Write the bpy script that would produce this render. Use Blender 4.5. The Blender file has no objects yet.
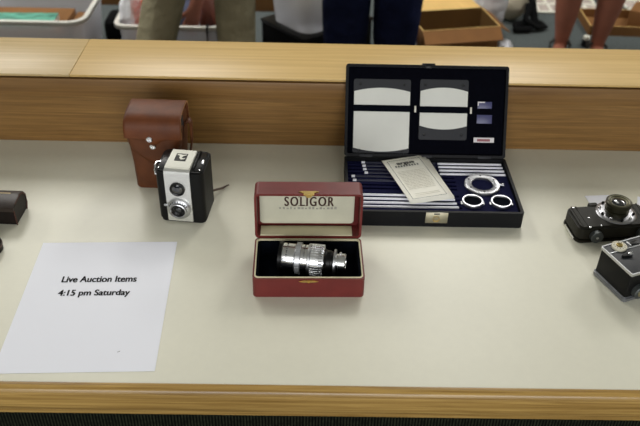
import bpy, bmesh, math, random
from mathutils import Vector, Matrix, Euler
random.seed(7)
PI = math.pi
T = 0.76                      # counter top height; the floor is z = 0
col = bpy.context.scene.collection
S = bpy.context.scene

# ---------------------------------------------------------------- camera, world, lights, exposure
pitch, roll, yaw = 0.6375, 0.0268, 0.0168
cy, sy, cp, sp = math.cos(yaw), math.sin(yaw), math.cos(pitch), math.sin(pitch)
F = Vector((sy*cp, cy*cp, -sp)); R0 = Vector((cy, -sy, 0)); U0 = R0.cross(F)
Rr = R0*math.cos(roll) + U0*math.sin(roll)
Uu = -R0*math.sin(roll) + U0*math.cos(roll)
cam_d = bpy.data.cameras.new('camera'); cam = bpy.data.objects.new('camera', cam_d); col.objects.link(cam)
cam.matrix_world = Matrix(((Rr.x, Uu.x, -F.x, 0), (Rr.y, Uu.y, -F.y, 0), (Rr.z, Uu.z, -F.z, 0.7972+T), (0, 0, 0, 1)))
cam_d.sensor_fit = 'HORIZONTAL'; cam_d.sensor_width = 36; cam_d.lens = 773.35/640*36
cam_d.clip_start = 0.02; cam_d.clip_end = 60
cam_d.dof.use_dof = True; cam_d.dof.focus_distance = 1.24; cam_d.dof.aperture_fstop = 6.3
S.camera = cam

w = bpy.data.worlds.new('world'); S.world = w; w.use_nodes = True
w.node_tree.nodes['Background'].inputs[0].default_value = (0.95, 0.97, 1.0, 1)
w.node_tree.nodes['Background'].inputs[1].default_value = 0.03

def area(name, loc, sx, sy_, power, c=(1, 0.98, 0.93)):
    l = bpy.data.lights.new(name, 'AREA'); l.shape = 'RECTANGLE'; l.size = sx; l.size_y = sy_; l.energy = power; l.color = c
    o = bpy.data.objects.new(name, l); o.location = loc; col.objects.link(o); return o
CEIL = 2.72
wd = area('front_fill', (0.2, -3.9, 1.85), 4.5, 1.3, 125, (0.97, 0.98, 1.0)); wd.rotation_euler = (PI/2, 0, 0)  # broad fill added behind the camera for upright faces; no real window there
for i, lx in enumerate((-3.15, -1.2, 0.75, 2.7)):
    area('ceiling_lamp', (lx, 2.45, CEIL-0.02), 0.6, 1.2, 6)
    area('ceiling_lamp', (lx, 3.4, CEIL-0.02), 0.6, 1.2, 37)
for lx in (-1.2, 0.75):
    area('ceiling_lamp', (lx, -2.1, CEIL-0.02), 0.6, 1.2, 12)  # pair added behind the camera to brighten faces turned towards it

S.view_settings.view_transform = 'Standard'; S.view_settings.look = 'None'
S.view_settings.exposure = 0.06; S.view_settings.gamma = 1.0; S.view_settings.use_curve_mapping = False

# ---------------------------------------------------------------- materials
def srgb(r, g, b):
    f = lambda c: ((c/255+0.055)/1.055)**2.4 if c > 10 else c/255/12.92
    return (f(r), f(g), f(b), 1)
def mat(name, c, rough=0.5, metal=0.0, spec=0.5, noise=None, bump=None, sheen=0, trans=0, alpha=1, coat=0):
    """noise=(scale, amount, stretch xyz)   bump=(scale, strength, distance)"""
    m = bpy.data.materials.new(name); m.use_nodes = True
    nt = m.node_tree; b = nt.nodes['Principled BSDF']
    b.inputs['Base Color'].default_value = c; b.inputs['Roughness'].default_value = rough
    b.inputs['Metallic'].default_value = metal; b.inputs['Specular IOR Level'].default_value = spec
    if sheen: b.inputs['Sheen Weight'].default_value = sheen
    if trans: b.inputs['Transmission Weight'].default_value = trans
    if alpha < 1: b.inputs['Alpha'].default_value = alpha
    if coat: b.inputs['Coat Weight'].default_value = coat; b.inputs['Coat Roughness'].default_value = 0.15
    tc = nt.nodes.new('ShaderNodeTexCoord')
    if noise:
        mp = nt.nodes.new('ShaderNodeMapping'); nt.links.new(tc.outputs['Object'], mp.inputs[0])
        mp.inputs['Scale'].default_value = noise[2] if len(noise) > 2 else (1, 1, 1)
        n = nt.nodes.new('ShaderNodeTexNoise'); n.inputs['Scale'].default_value = noise[0]; n.inputs['Detail'].default_value = 6
        nt.links.new(mp.outputs[0], n.inputs[0])
        rp = nt.nodes.new('ShaderNodeValToRGB'); a = noise[1]
        rp.color_ramp.elements[0].position = 0.3; rp.color_ramp.elements[1].position = 0.7
        rp.color_ramp.elements[0].color = (c[0]*(1-a), c[1]*(1-a), c[2]*(1-a), 1)
        rp.color_ramp.elements[1].color = (min(1, c[0]*(1+a)), min(1, c[1]*(1+a)), min(1, c[2]*(1+a)), 1)
        nt.links.new(n.outputs[0], rp.inputs[0]); nt.links.new(rp.outputs[0], b.inputs['Base Color'])
    if bump:
        n = nt.nodes.new('ShaderNodeTexNoise'); n.inputs['Scale'].default_value = bump[0]; n.inputs['Detail'].default_value = 4
        nt.links.new(tc.outputs['Object'], n.inputs[0])
        bp = nt.nodes.new('ShaderNodeBump'); bp.inputs['Strength'].default_value = bump[1]; bp.inputs['Distance'].default_value = bump[2]
        nt.links.new(n.outputs[0], bp.inputs['Height']); nt.links.new(bp.outputs[0], b.inputs['Normal'])
    return m
def wood(name, c1, c2, rough=0.35, scale=(1.2, 60, 60), joint=None):
    m = bpy.data.materials.new(name); m.use_nodes = True; nt = m.node_tree; b = nt.nodes['Principled BSDF']
    b.inputs['Roughness'].default_value = rough
    tc = nt.nodes.new('ShaderNodeTexCoord'); mp = nt.nodes.new('ShaderNodeMapping')
    mp.inputs['Scale'].default_value = scale; nt.links.new(tc.outputs['Object'], mp.inputs[0])
    n = nt.nodes.new('ShaderNodeTexNoise'); n.inputs['Scale'].default_value = 2.0; n.inputs['Detail'].default_value = 8; n.inputs['Roughness'].default_value = 0.65
    n.inputs['Distortion'].default_value = 0.6
    nt.links.new(mp.outputs[0], n.inputs[0])
    rp = nt.nodes.new('ShaderNodeValToRGB'); rp.color_ramp.elements[0].position = 0.3; rp.color_ramp.elements[1].position = 0.68
    rp.color_ramp.elements[0].color = c1; rp.color_ramp.elements[1].color = c2
    nt.links.new(n.outputs[0], rp.inputs[0])
    # broad tone drift along the board
    n2 = nt.nodes.new('ShaderNodeTexNoise'); n2.inputs['Scale'].default_value = 1.7; nt.links.new(tc.outputs['Object'], n2.inputs[0])
    mx = nt.nodes.new('ShaderNodeMix'); mx.data_type = 'RGBA'; mx.blend_type = 'MULTIPLY'
    mr = nt.nodes.new('ShaderNodeMapRange'); mr.inputs[3].default_value = 0.82; mr.inputs[4].default_value = 1.12
    nt.links.new(n2.outputs[0], mr.inputs[0])
    cb = nt.nodes.new('ShaderNodeCombineColor')
    for k in range(3): nt.links.new(mr.outputs[0], cb.inputs[k])
    mx.inputs[0].default_value = 1.0
    nt.links.new(rp.outputs[0], mx.inputs[6]); nt.links.new(cb.outputs[0], mx.inputs[7]); nt.links.new(mx.outputs[2], b.inputs['Base Color'])
    bp = nt.nodes.new('ShaderNodeBump'); bp.inputs['Strength'].default_value = 0.15; bp.inputs['Distance'].default_value = 0.0006
    nt.links.new(n.outputs[0], bp.inputs['Height']); nt.links.new(bp.outputs[0], b.inputs['Normal'])
    return m
def ribbed(name, c1, c2, freq, rough=0.9):
    """woven floor / panel cloth: fine ribs with flecks"""
    m = bpy.data.materials.new(name); m.use_nodes = True; nt = m.node_tree; b = nt.nodes['Principled BSDF']
    b.inputs['Roughness'].default_value = rough; b.inputs['Specular IOR Level'].default_value = 0.1
    tc = nt.nodes.new('ShaderNodeTexCoord'); wv = nt.nodes.new('ShaderNodeTexWave'); wv.bands_direction = 'X'
    wv.inputs['Scale'].default_value = freq; wv.inputs['Distortion'].default_value = 0.6; wv.inputs['Detail'].default_value = 2
    nt.links.new(tc.outputs['Object'], wv.inputs[0])
    n = nt.nodes.new('ShaderNodeTexNoise'); n.inputs['Scale'].default_value = 160; nt.links.new(tc.outputs['Object'], n.inputs[0])
    ml = nt.nodes.new('ShaderNodeMath'); ml.operation = 'MULTIPLY'; nt.links.new(wv.outputs['Fac'], ml.inputs[0]); nt.links.new(n.outputs[0], ml.inputs[1])
    rp = nt.nodes.new('ShaderNodeValToRGB'); rp.color_ramp.elements[0].color = c1; rp.color_ramp.elements[1].color = c2
    rp.color_ramp.elements[0].position = 0.1; rp.color_ramp.elements[1].position = 0.6
    nt.links.new(ml.outputs[0], rp.inputs[0]); nt.links.new(rp.outputs[0], b.inputs['Base Color'])
    bp = nt.nodes.new('ShaderNodeBump'); bp.inputs['Strength'].default_value = 0.5; bp.inputs['Distance'].default_value = 0.002
    nt.links.new(ml.outputs[0], bp.inputs['Height']); nt.links.new(bp.outputs[0], b.inputs['Normal'])
    return m

M = {}
M['laminate'] = mat('laminate', srgb(218, 216, 198), 0.38, spec=0.4, noise=(90, 0.012))
M['oak_cap'] = wood('oak_cap', srgb(190, 156, 92), srgb(212, 180, 116), 0.4)
M['oak_cap2'] = wood('oak_cap2', srgb(178, 152, 100), srgb(200, 174, 124), 0.4)
M['oak_face_shade'] = wood('oak_face_shade', srgb(104, 72, 30), srgb(150, 112, 58), 0.45, (3.0, 1, 130))  # oak of the cap, darkened in the colour for its shaded upright face
M['oak_rail_shade'] = wood('oak_rail_shade', srgb(106, 74, 36), srgb(140, 104, 56), 0.4, (1.5, 60, 60))  # rail darkened the same way, shade put into the colour
M['oak_edge'] = wood('oak_edge', srgb(122, 90, 40), srgb(196, 160, 92), 0.24, (2.0, 110, 110))
M['panel_cloth'] = ribbed('panel_cloth', srgb(6, 7, 5), srgb(44, 48, 34), 70)
M['carpet'] = mat('carpet', srgb(84, 90, 90), 0.95, spec=0.1, noise=(120, 0.35), bump=(400, 0.4, 0.003))
M['ceiling'] = mat('ceiling_tile', srgb(225, 224, 218), 0.9, noise=(200, 0.08))
M['wallpaint'] = mat('wall_paint', srgb(196, 190, 176), 0.8, noise=(20, 0.03))
M['paper'] = mat('white_paper', srgb(238, 240, 248), 0.6, spec=0.2)
M['ink'] = mat('black_ink', srgb(26, 26, 34), 0.7)
M['greyink'] = mat('grey_ink', srgb(188, 184, 170), 0.8)
M['mark'] = mat('pencil_mark', srgb(150, 150, 155), 0.8)
M['chrome'] = mat('chrome', (0.9, 0.91, 0.93, 1), 0.2, 1.0)
M['satin'] = mat('satin_metal', (0.60, 0.61, 0.63, 1), 0.34, 1.0)
M['alu'] = mat('brushed_aluminium', (0.78, 0.78, 0.74, 1), 0.4, 0.85, noise=(60, 0.06, (1, 1, 12)))
M['rodwhite'] = mat('polished_rod', (0.84, 0.85, 0.92, 1), 0.4, 0.2)
M['roddark'] = mat('blued_rod', srgb(28, 30, 52), 0.35, 0.3)
M['gold'] = mat('brass', (0.62, 0.45, 0.16, 1), 0.3, 1.0)
M['black_leather'] = mat('black_leatherette', srgb(13, 13, 13), 0.5, spec=0.2, bump=(900, 0.5, 0.0006))
M['black_case'] = mat('black_case_covering', srgb(12, 13, 16), 0.55, spec=0.2, bump=(700, 0.4, 0.0005))
M['black_plastic'] = mat('black_plastic', srgb(10, 10, 11), 0.3, spec=0.35)
M['black_enamel'] = mat('black_enamel', srgb(10, 10, 10), 0.35, spec=0.25)
M['navy'] = mat('navy_velvet', srgb(18, 20, 54), 0.9, spec=0.1, noise=(300, 0.25))
M['lidlining'] = mat('blue_black_velvet', srgb(6, 7, 15), 0.9, spec=0.05, noise=(200, 0.2))
M['velvet'] = mat('black_velvet', srgb(8, 11, 19), 0.95, spec=0.05, noise=(250, 0.3), bump=(300, 0.5, 0.001))
M['red'] = mat('oxblood_leatherette', srgb(108, 40, 37), 0.45, spec=0.35, noise=(40, 0.12), bump=(900, 0.3, 0.0004))
M['cream'] = mat('cream_lining', srgb(214, 206, 172), 0.6, noise=(30, 0.05))
M['satinlining'] = mat('grey_cream_satin', srgb(206, 204, 182), 0.45, noise=(25, 0.06))
M['brownink'] = mat('brown_lettering', srgb(88, 58, 50), 0.6)
M['faintink'] = mat('faint_lettering', srgb(160, 158, 146), 0.6)
M['tan_leather'] = mat('tan_leather', srgb(100, 54, 27), 0.5, spec=0.3, noise=(35, 0.25), bump=(220, 0.3, 0.0008))
M['tan_leather2'] = mat('tan_leather_body', srgb(90, 49, 24), 0.5, spec=0.3, noise=(35, 0.25), bump=(220, 0.3, 0.0008))
M['leather_edge'] = mat('raw_leather_edge', srgb(166, 120, 70), 0.7)
M['dark_inside'] = mat('dark_suede', srgb(28, 18, 14), 0.9)
M['brown_dark'] = mat('dark_brown_leather', srgb(26, 19, 16), 0.5, spec=0.2, noise=(60, 0.25), bump=(300, 0.4, 0.0006))
M['brown_trim'] = mat('reddish_leather_trim', srgb(74, 40, 30), 0.5)
M['glass'] = mat('dark_lens_glass', (0.01, 0.012, 0.016, 1), 0.05, spec=1.0, coat=1)
M['hoodwhite'] = mat('pale_hood', srgb(226, 225, 212), 0.35)
M['gunmetal'] = mat('dark_plate', srgb(25, 27, 33), 0.6, 0.1)
M['card'] = mat('pale_card', srgb(222, 223, 215), 0.7, noise=(18, 0.03))
M['bluesq'] = mat('blue_grey_glass', srgb(70, 72, 112), 0.35)
M['labelw'] = mat('white_label', srgb(222, 218, 218), 0.6)
M['labelr'] = mat('red_print', srgb(150, 90, 96), 0.6)
M['leaf'] = mat('cream_paper', srgb(244, 242, 230), 0.7, noise=(25, 0.03))
M['knob_grey'] = mat('dull_grey_knob', srgb(78, 82, 82), 0.45, 0.5)
M['dial'] = mat('cream_dial', srgb(208, 204, 184), 0.45)
M['brownblack'] = mat('brownish_black_body', srgb(26, 24, 16), 0.5, spec=0.25, bump=(500, 0.4, 0.0005))
M['cardboard'] = mat('cardboard', srgb(124, 84, 42), 0.85, noise=(10, 0.1))
M['cardboard_in'] = mat('cardboard_inside', srgb(104, 74, 30), 0.9, noise=(10, 0.08))
M['cardboard_pale'] = mat('pale_cardboard', srgb(214, 178, 110), 0.85, noise=(8, 0.06))
M['skin'] = mat('skin', srgb(156, 98, 78), 0.55, noise=(12, 0.12))
M['khaki'] = mat('khaki_cotton', srgb(150, 144, 120), 0.9, spec=0.1, noise=(9, 0.12), bump=(14, 0.8, 0.03))
M['navyjean'] = mat('navy_denim', srgb(22, 28, 56), 0.9, spec=0.1, noise=(12, 0.3), bump=(12, 0.8, 0.03))
M['shirt_blue'] = mat('blue_shirt_cotton', srgb(90, 110, 150), 0.9, noise=(10, 0.1))
M['shirt_grey'] = mat('grey_shirt_cotton', srgb(120, 120, 118), 0.9, noise=(10, 0.1))
M['shorts'] = mat('dark_shorts_cotton', srgb(60, 60, 70), 0.9, noise=(10, 0.1))
M['hair'] = mat('brown_hair', srgb(60, 44, 32), 0.8, noise=(60, 0.3))
M['shoe'] = mat('dark_shoe_leather', srgb(34, 28, 26), 0.5)
M['sandal'] = mat('sandal_sole', srgb(120, 88, 58), 0.8)
M['eye'] = mat('eye_white', srgb(230, 228, 220), 0.3)
M['tealprint'] = mat('teal_print', srgb(84, 148, 128), 0.6, noise=(22, 0.6, (1, 3, 1)))
M['whiteprint'] = mat('white_page', srgb(224, 222, 210), 0.7)
M['orange'] = mat('orange_red_card', srgb(206, 84, 44), 0.6)
M['green'] = mat('green_card', srgb(40, 110, 60), 0.6)
M['bluegrey'] = mat('blue_grey_cloth', srgb(112, 120, 150), 0.9, noise=(14, 0.3))
M['redbrown'] = mat('red_brown_leather', srgb(92, 42, 24), 0.5, noise=(14, 0.3))
M['greybag'] = mat('grey_beige_cloth', srgb(178, 170, 150), 0.9, noise=(10, 0.1), bump=(20, 0.6, 0.02))
M['blackcloth'] = mat('black_cloth', srgb(14, 15, 16), 0.9, spec=0.1)
M['whitebag'] = mat('white_plastic_film', srgb(236, 238, 246), 0.35, noise=(14, 0.12), bump=(22, 1.0, 0.03))
M['pinkgrey'] = mat('pink_grey_print', srgb(176, 164, 156), 0.7, noise=(14, 0.25))
M['tubplastic'] = mat('clear_tub_plastic', srgb(244, 246, 252), 0.25, trans=0.25, alpha=0.62)

# ---------------------------------------------------------------- mesh helpers
def mk(name, bm, m, parent=None, loc=(0, 0, 0), rot=(0, 0, 0), smooth=True, mods=None):
    me = bpy.data.meshes.new(name)
    bmesh.ops.recalc_face_normals(bm, faces=bm.faces[:])
    bm.to_mesh(me); bm.free()
    ms = m if isinstance(m, (list, tuple)) else [m]
    for x in ms: me.materials.append(x)
    if smooth:
        for p in me.polygons: p.use_smooth = True
        try: me.set_sharp_from_angle(angle=math.radians(35))
        except Exception: pass
    o = bpy.data.objects.new(name, me); col.objects.link(o)
    o.location = loc; o.rotation_euler = rot
    if parent: o.parent = parent
    return o
def thing(name, label, cat, loc=(0, 0, 0), rz=0, group=None):
    o = bpy.data.objects.new(name, None); o.empty_display_size = 0.02; col.objects.link(o)
    o.location = loc; o.rotation_euler = (0, 0, rz)
    return tag(o, label, cat, group)
def tag(o, label, cat, group=None):
    o['label'] = label; o['category'] = cat
    if group: o['group'] = group
    return o
def new(): return bmesh.new()
def merge(bm, b2, mi=0):
    for f in b2.faces: f.material_index = mi
    me = bpy.data.meshes.new('t'); b2.to_mesh(me); b2.free()
    bm.from_mesh(me); bpy.data.meshes.remove(me)
def box(bm, x0, x1, y0, y1, z0, z1, bev=0, seg=2, mi=0, rot=None):
    b = new(); bmesh.ops.create_cube(b, size=1)
    for v in b.verts: v.co = Vector((v.co.x*(x1-x0), v.co.y*(y1-y0), v.co.z*(z1-z0)))
    if bev: bmesh.ops.bevel(b, geom=b.edges[:], offset=bev, segments=seg, affect='EDGES', profile=0.5)
    if rot: bmesh.ops.rotate(b, verts=b.verts, cent=(0, 0, 0), matrix=Euler(rot).to_matrix())
    for v in b.verts: v.co += Vector(((x0+x1)/2, (y0+y1)/2, (z0+z1)/2))
    merge(bm, b, mi); return bm
def lathe(bm, prof, axis='z', c=(0, 0, 0), n=40, mi=0, closed=False, mods=None):
    """prof = [(r, h)], revolved"""
    b = new(); rings = []
    for r, h in prof:
        if r < 1e-6: rings.append([b.verts.new((0, 0, h))])
        else: rings.append([b.verts.new((r*math.cos(2*PI*k/n), r*math.sin(2*PI*k/n), h)) for k in range(n)])
    prs = list(zip(rings, rings[1:])) + ([(rings[-1], rings[0])] if closed else [])
    for a, d in prs:
        for k in range(n):
            k2 = (k+1) % n
            if len(a) == 1 and len(d) == 1: break
            if len(a) == 1: b.faces.new((a[0], d[k], d[k2]))
            elif len(d) == 1: b.faces.new((a[k], a[k2], d[0]))
            else: b.faces.new((a[k], a[k2], d[k2], d[k]))
    if axis == 'x': M3 = Matrix(((0, 0, 1), (0, 1, 0), (-1, 0, 0)))
    elif axis == 'y': M3 = Matrix(((1, 0, 0), (0, 0, 1), (0, -1, 0)))
    else: M3 = Matrix.Identity(3)
    for v in b.verts: v.co = M3 @ v.co + Vector(c)
    merge(bm, b, mi); return bm
def prism(bm, pts, a0, a1, plane='yz', bev=0, mi=0, seg=2):
    """polygon pts in a plane extruded along the remaining axis from a0 to a1"""
    b = new()
    def P(p, a):
        if plane == 'yz': return (a, p[0], p[1])
        if plane == 'xz': return (p[0], a, p[1])
        return (p[0], p[1], a)
    A = [b.verts.new(P(p, a0)) for p in pts]; B = [b.verts.new(P(p, a1)) for p in pts]
    b.faces.new(A); b.faces.new(B[::-1]); n = len(pts)
    for i in range(n): b.faces.new((A[i], B[i], B[(i+1) % n], A[(i+1) % n]))
    bmesh.ops.recalc_face_normals(b, faces=b.faces[:])
    if bev:
        bmesh.ops.bevel(b, geom=[e for e in b.edges if e.calc_face_angle(0) > 0.5], offset=bev, segments=seg, affect='EDGES')
    merge(bm, b, mi); return bm
def rrect(x0, x1, y0, y1, r, n=6):
    pts = []
    for cx, cy_, a in ((x1-r, y0+r, -PI/2), (x1-r, y1-r, 0), (x0+r, y1-r, PI/2), (x0+r, y0+r, PI)):
        for k in range(n+1):
            t = a+PI/2*k/n; pts.append((cx+r*math.cos(t), cy_+r*math.sin(t)))
    return pts
def shell(bm, outer, inner, z0, z1, zf, mi=0, taper=1.0, mi_rim=None, mi_in=None):
    """open tray: outer / inner loops with equal counts, floor at zf"""
    b = new(); n = len(outer)
    cx = sum(p[0] for p in outer)/n; cyy = sum(p[1] for p in outer)/n
    tp = lambda p: (cx+(p[0]-cx)*taper, cyy+(p[1]-cyy)*taper)
    O0 = [b.verts.new((*tp(p), z0)) for p in outer]; O1 = [b.verts.new((*p, z1)) for p in outer]
    I1 = [b.verts.new((*p, z1)) for p in inner]; I0 = [b.verts.new((*tp(p), zf)) for p in inner]
    b.faces.new(O0[::-1]); fi = [b.faces.new(I0)]; fr = []
    for k in range(n):
        j = (k+1) % n
        b.faces.new((O0[k], O0[j], O1[j], O1[k]))
        fr.append(b.faces.new((O1[k], O1[j], I1[j], I1[k])))
        fi.append(b.faces.new((I1[k], I1[j], I0[j], I0[k])))
    for f in b.faces: f.material_index = mi
    if mi_rim is not None:
        for f in fr: f.material_index = mi_rim
    if mi_in is not None:
        for f in fi: f.material_index = mi_in
    me = bpy.data.meshes.new('t'); b.to_mesh(me); b.free(); bm.from_mesh(me); bpy.data.meshes.remove(me)
    return bm
def tube(bm, pts, r, n=8, mi=0, flat=1.0):
    b = new(); pts = [Vector(p) for p in pts]; rings = []
    for i, p in enumerate(pts):
        d = (pts[min(i+1, len(pts)-1)]-pts[max(i-1, 0)]).normalized()
        u = d.cross(Vector((0, 0, 1)))
        if u.length < 1e-3: u = d.cross(Vector((0, 1, 0)))
        u.normalize(); v = d.cross(u); rr = r[i] if isinstance(r, (list, tuple)) else r
        rings.append([b.verts.new(p+u*rr*math.cos(2*PI*k/n)+v*rr*flat*math.sin(2*PI*k/n)) for k in range(n)])
    for a, d in zip(rings, rings[1:]):
        for k in range(n): b.faces.new((a[k], a[(k+1) % n], d[(k+1) % n], d[k]))
    b.faces.new(rings[0][::-1]); b.faces.new(rings[-1])
    merge(bm, b, mi); return bm
def text(name, s, size, m, parent, loc, rot, width=None, bold=0.0, depth=0.0002, align='LEFT', spacing=1.0, height=None, shear=0.0, heavy=None):
    cu = bpy.data.curves.new(name, 'FONT'); cu.body = s; cu.size = size; cu.extrude = depth; cu.offset = bold
    cu.align_x = align; cu.space_character = spacing; cu.shear = shear
    o = bpy.data.objects.new(name, cu); col.objects.link(o)
    bpy.context.view_layer.update()
    dg = bpy.context.evaluated_depsgraph_get()
    me = bpy.data.meshes.new_from_object(o.evaluated_get(dg)); col.objects.unlink(o); bpy.data.objects.remove(o)
    xs = [v.co.x for v in me.vertices]; ys = [v.co.y for v in me.vertices]
    kx = width/(max(xs)-min(xs)) if width else 1; ky = height/(max(ys)-min(ys)) if height else 1
    for v in me.vertices: v.co.x *= kx; v.co.y *= ky
    if heavy:
        bm = bmesh.new()
        for dx, dy in heavy:
            m2 = me.copy(); m2.transform(Matrix.Translation((dx, dy, 0))); bm.from_mesh(m2); bpy.data.meshes.remove(m2)
        bm.to_mesh(me); bm.free()
    me.materials.append(m)
    t = bpy.data.objects.new(name, me); col.objects.link(t); t.location = loc; t.rotation_euler = rot; t.parent = parent
    return t
def copy_thing(o, loc=None, label=None, name=None):
    c = o.copy(); col.objects.link(c)
    if loc: c.location = loc
    if label: c['label'] = label
    for ch in o.children:
        d = ch.copy(); col.objects.link(d); d.parent = c
        for g in ch.children:
            e = g.copy(); col.objects.link(e); e.parent = d
    return c

# ---------------------------------------------------------------- the room
def struct(name, bm, m):
    o = mk(name, bm, m, smooth=False); o['kind'] = 'structure'; return o
struct('floor', box(new(), -5, 5, -4.0, 7.5, -0.05, 0), M['carpet'])
struct('ceiling', box(new(), -5, 5, -4.0, 7.5, CEIL, CEIL+0.05), M['ceiling'])
struct('wall_back', box(new(), -5, 5, 7.5, 7.6, 0, CEIL), M['wallpaint'])
struct('wall_left', box(new(), -5.1, -5, -4.0, 7.6, 0, CEIL), M['wallpaint'])
struct('wall_right', box(new(), 5, 5.1, -4.0, 7.6, 0, CEIL), M['wallpaint'])

# ---------------------------------------------------------------- the counter
ctr = thing('display_counter', 'long counter with off-white laminate top and oak front edge', 'counter', (0, 0, 0))
XL, XR = -1.55, 1.75
mk('laminate_top', box(new(), XL, XR, 0.690, 1.4145, T-0.03, T), M['laminate'], ctr, smooth=False)
# front edging: small flat on top, rounded nose, then the face
prof = [(0.690, T-0.05), (0.690, T+0.0005), (0.681, T+0.0005), (0.6785, T-0.0008), (0.677, T-0.004), (0.6745, T-0.0055), (0.673, T-0.009),
        (0.672, T-0.028), (0.673, T-0.034), (0.676, T-0.038), (0.680, T-0.040), (0.680, T-0.05)]
mk('front_edging', prism(new(), prof, XL, XR, 'yz'), M['oak_edge'], ctr)
led = thing('counter_ledge', 'raised oak ledge running along the back of the off-white counter', 'ledge', (0, 0, 0))
for xa, xb, mm in ((XL, -0.446, M['oak_cap2']), (-0.4455, XR, M['oak_cap'])):
    mk('ledge_cap', box(new(), xa, xb, 1.2930, 1.452, T+0.1410, T+0.1460, 0.0012), mm, led)
mk('ledge_rail', box(new(), XL, XR, 1.2915, 1.3039, T+0.1035, T+0.1380, 0.0014), M['oak_rail_shade'], led)
mk('ledge_core', box(new(), XL, XR, 1.304, 1.430, T+0.1005, T+0.1409), M['dark_inside'], led, smooth=False)
mk('ledge_face', box(new(), XL, XR, 1.2985, 1.31, T+0.0003, T+0.1003), M['oak_face_shade'], led, smooth=False)
mk('back_panel', box(new(), XL, XR, 1.43, 1.445, 0.0, T+0.1409), M['oak_face_shade'], led, smooth=False)
mk('front_panel', box(new(), XL+0.03, XR-0.03, 0.715, 0.73, 0.0, T-0.03), M['panel_cloth'], ctr, smooth=False)
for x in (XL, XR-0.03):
    mk('side_panel', box(new(), x, x+0.03, 0.70, 1.415, 0.0, T-0.031), M['oak_face_shade'], ctr, smooth=False)

# ---------------------------------------------------------------- paper notice
pp = thing('paper_notice', 'white paper sheet reading Live Auction Items, lying flat at the front left of the counter', 'paper', (-0.4209, 0.7026, T+0.0004), 0.0391)
bm = new(); nx, ny = 10, 12
g = [[bm.verts.new((0.216*i/nx, 0.279*j/ny, 0.0002)) for i in range(nx+1)] for j in range(ny+1)]
for j in range(ny):
    for i in range(nx): bm.faces.new((g[j][i], g[j][i+1], g[j+1][i+1], g[j+1][i]))
o = mk('sheet', bm, M['paper'], pp, smooth=False); sm = o.modifiers.new('s', 'SOLIDIFY'); sm.thickness = 0.0003; sm.offset = -1
c_, s_ = math.cos(0.0391), math.sin(0.0391)
def plocal(x, y): dx, dy = x+0.4209, y-0.7026; return (dx*c_+dy*s_, -dx*s_+dy*c_, 0.0006)
text('lettering', 'Live Auction Items', 0.0165, M['ink'], pp, plocal(-0.3785, 0.8860), (0, 0, 0), width=0.1125, heavy=[(0, 0), (0.0005, 0), (0.0010, 0), (0.0005, 0.0004)], depth=0.00005, height=0.0135)
text('lettering', '4:15 pm Saturday', 0.0165, M['ink'], pp, plocal(-0.3755, 0.8560), (0, 0, 0), width=0.106, heavy=[(0, 0), (0.0005, 0), (0.0010, 0), (0.0005, 0.0004)], depth=0.00005, height=0.0165)
mk('pencil_mark', box(new(), 0.160, 0.164, 0.036, 0.0368, 0.0003, 0.0006, rot=(0, 0, 0.6)), M['mark'], pp)

# ---------------------------------------------------------------- red presentation box with lens
rb = thing('presentation_box', 'small oxblood red hinged presentation box standing open, gilt SOLIGOR lettering in its lid', 'box', (0.0005, 0.8625, T), 0.02)
rb['label'] = 'small oxblood red hinged box standing open with SOLIGOR printed inside its lid'
W2, D2, H2 = 0.0838, 0.098, 0.036
bm = shell(new(), rrect(-W2, W2, 0, D2, 0.007), rrect(-W2+0.0035, W2-0.0035, 0.0035, D2-0.0035, 0.005), 0, H2, 0.005)
o = mk('base', bm, M['red'], rb)
bm = shell(new(), rrect(-W2+0.0025, W2-0.0025, 0.0025, D2-0.0025, 0.006), rrect(-W2+0.0045, W2-0.0045, 0.0045, D2-0.0045, 0.005), 0.0055, H2+0.001, 0.0065)
mk('rim_lining', bm, M['cream'], rb)
bm = shell(new(), rrect(-W2+0.0045, W2-0.0045, 0.0045, D2-0.0045, 0.005), rrect(-W2+0.008, W2-0.008, 0.008, D2-0.008, 0.008), 0.0065, H2-0.002, 0.009)
mk('velvet_lining', bm, M['velvet'], rb)
# lid standing upright on the rear edge, open side to the viewer
lid = thing('lid', '', ''); del lid['label']; del lid['category']
bpy.data.objects.remove(lid)
LH, LD = 0.0835, 0.0355
def toxz(bm):   # z of the tray becomes -y (opening to the viewer), y becomes z
    for v in bm.verts: v.co = Vector((v.co.x, LD-v.co.z, v.co.y))
    return bm
bm = toxz(shell(new(), rrect(-W2, W2, 0, LH, 0.007), rrect(-W2+0.0035, W2-0.0035, 0.0035, LH-0.0035, 0.005), 0, LD, 0.004))
ld = mk('lid', bm, M['red'], rb, (0, D2+0.0005, H2-0.001), (-0.03, 0, 0))
bm = new()
prism(bm, rrect(-W2+0.007, W2-0.011, 0.010, LH-0.006, 0.006), LD-0.0095, LD-0.0045, 'xz', 0.0012)
mk('lid_lining', bm, M['satinlining'], ld)
bm = box(new(), -W2+0.008, W2-0.014, 0.0015, LD-0.009, 0.0035, 0.006, 0.0008)
mk('lining_flap', bm, M['cream'], ld)
text('lettering', 'SOLIGOR', 0.017, M['brownink'], ld, (-0.0385, LD-0.0098, 0.0445), (PI/2, 0, 0), width=0.077, height=0.0175, heavy=[(k*0.0003, 0) for k in range(5)], depth=0.0001, spacing=1.25)
bm = new()
for xa, xb, za in ((-0.0162, -0.0100, 0.0445), (-0.0165, -0.0120, 0.0612), (-0.0055, -0.0010, 0.0445), (-0.0055, -0.0010, 0.0612), (0.0262, 0.0305, 0.0445), (0.0262, 0.0300, 0.0612)):
    box(bm, xa, xb, LD-0.0101, LD-0.0097, za, za+0.0008)
mk('letter_serifs', bm, M['brownink'], ld)
bm = new(); random.seed(3)
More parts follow.
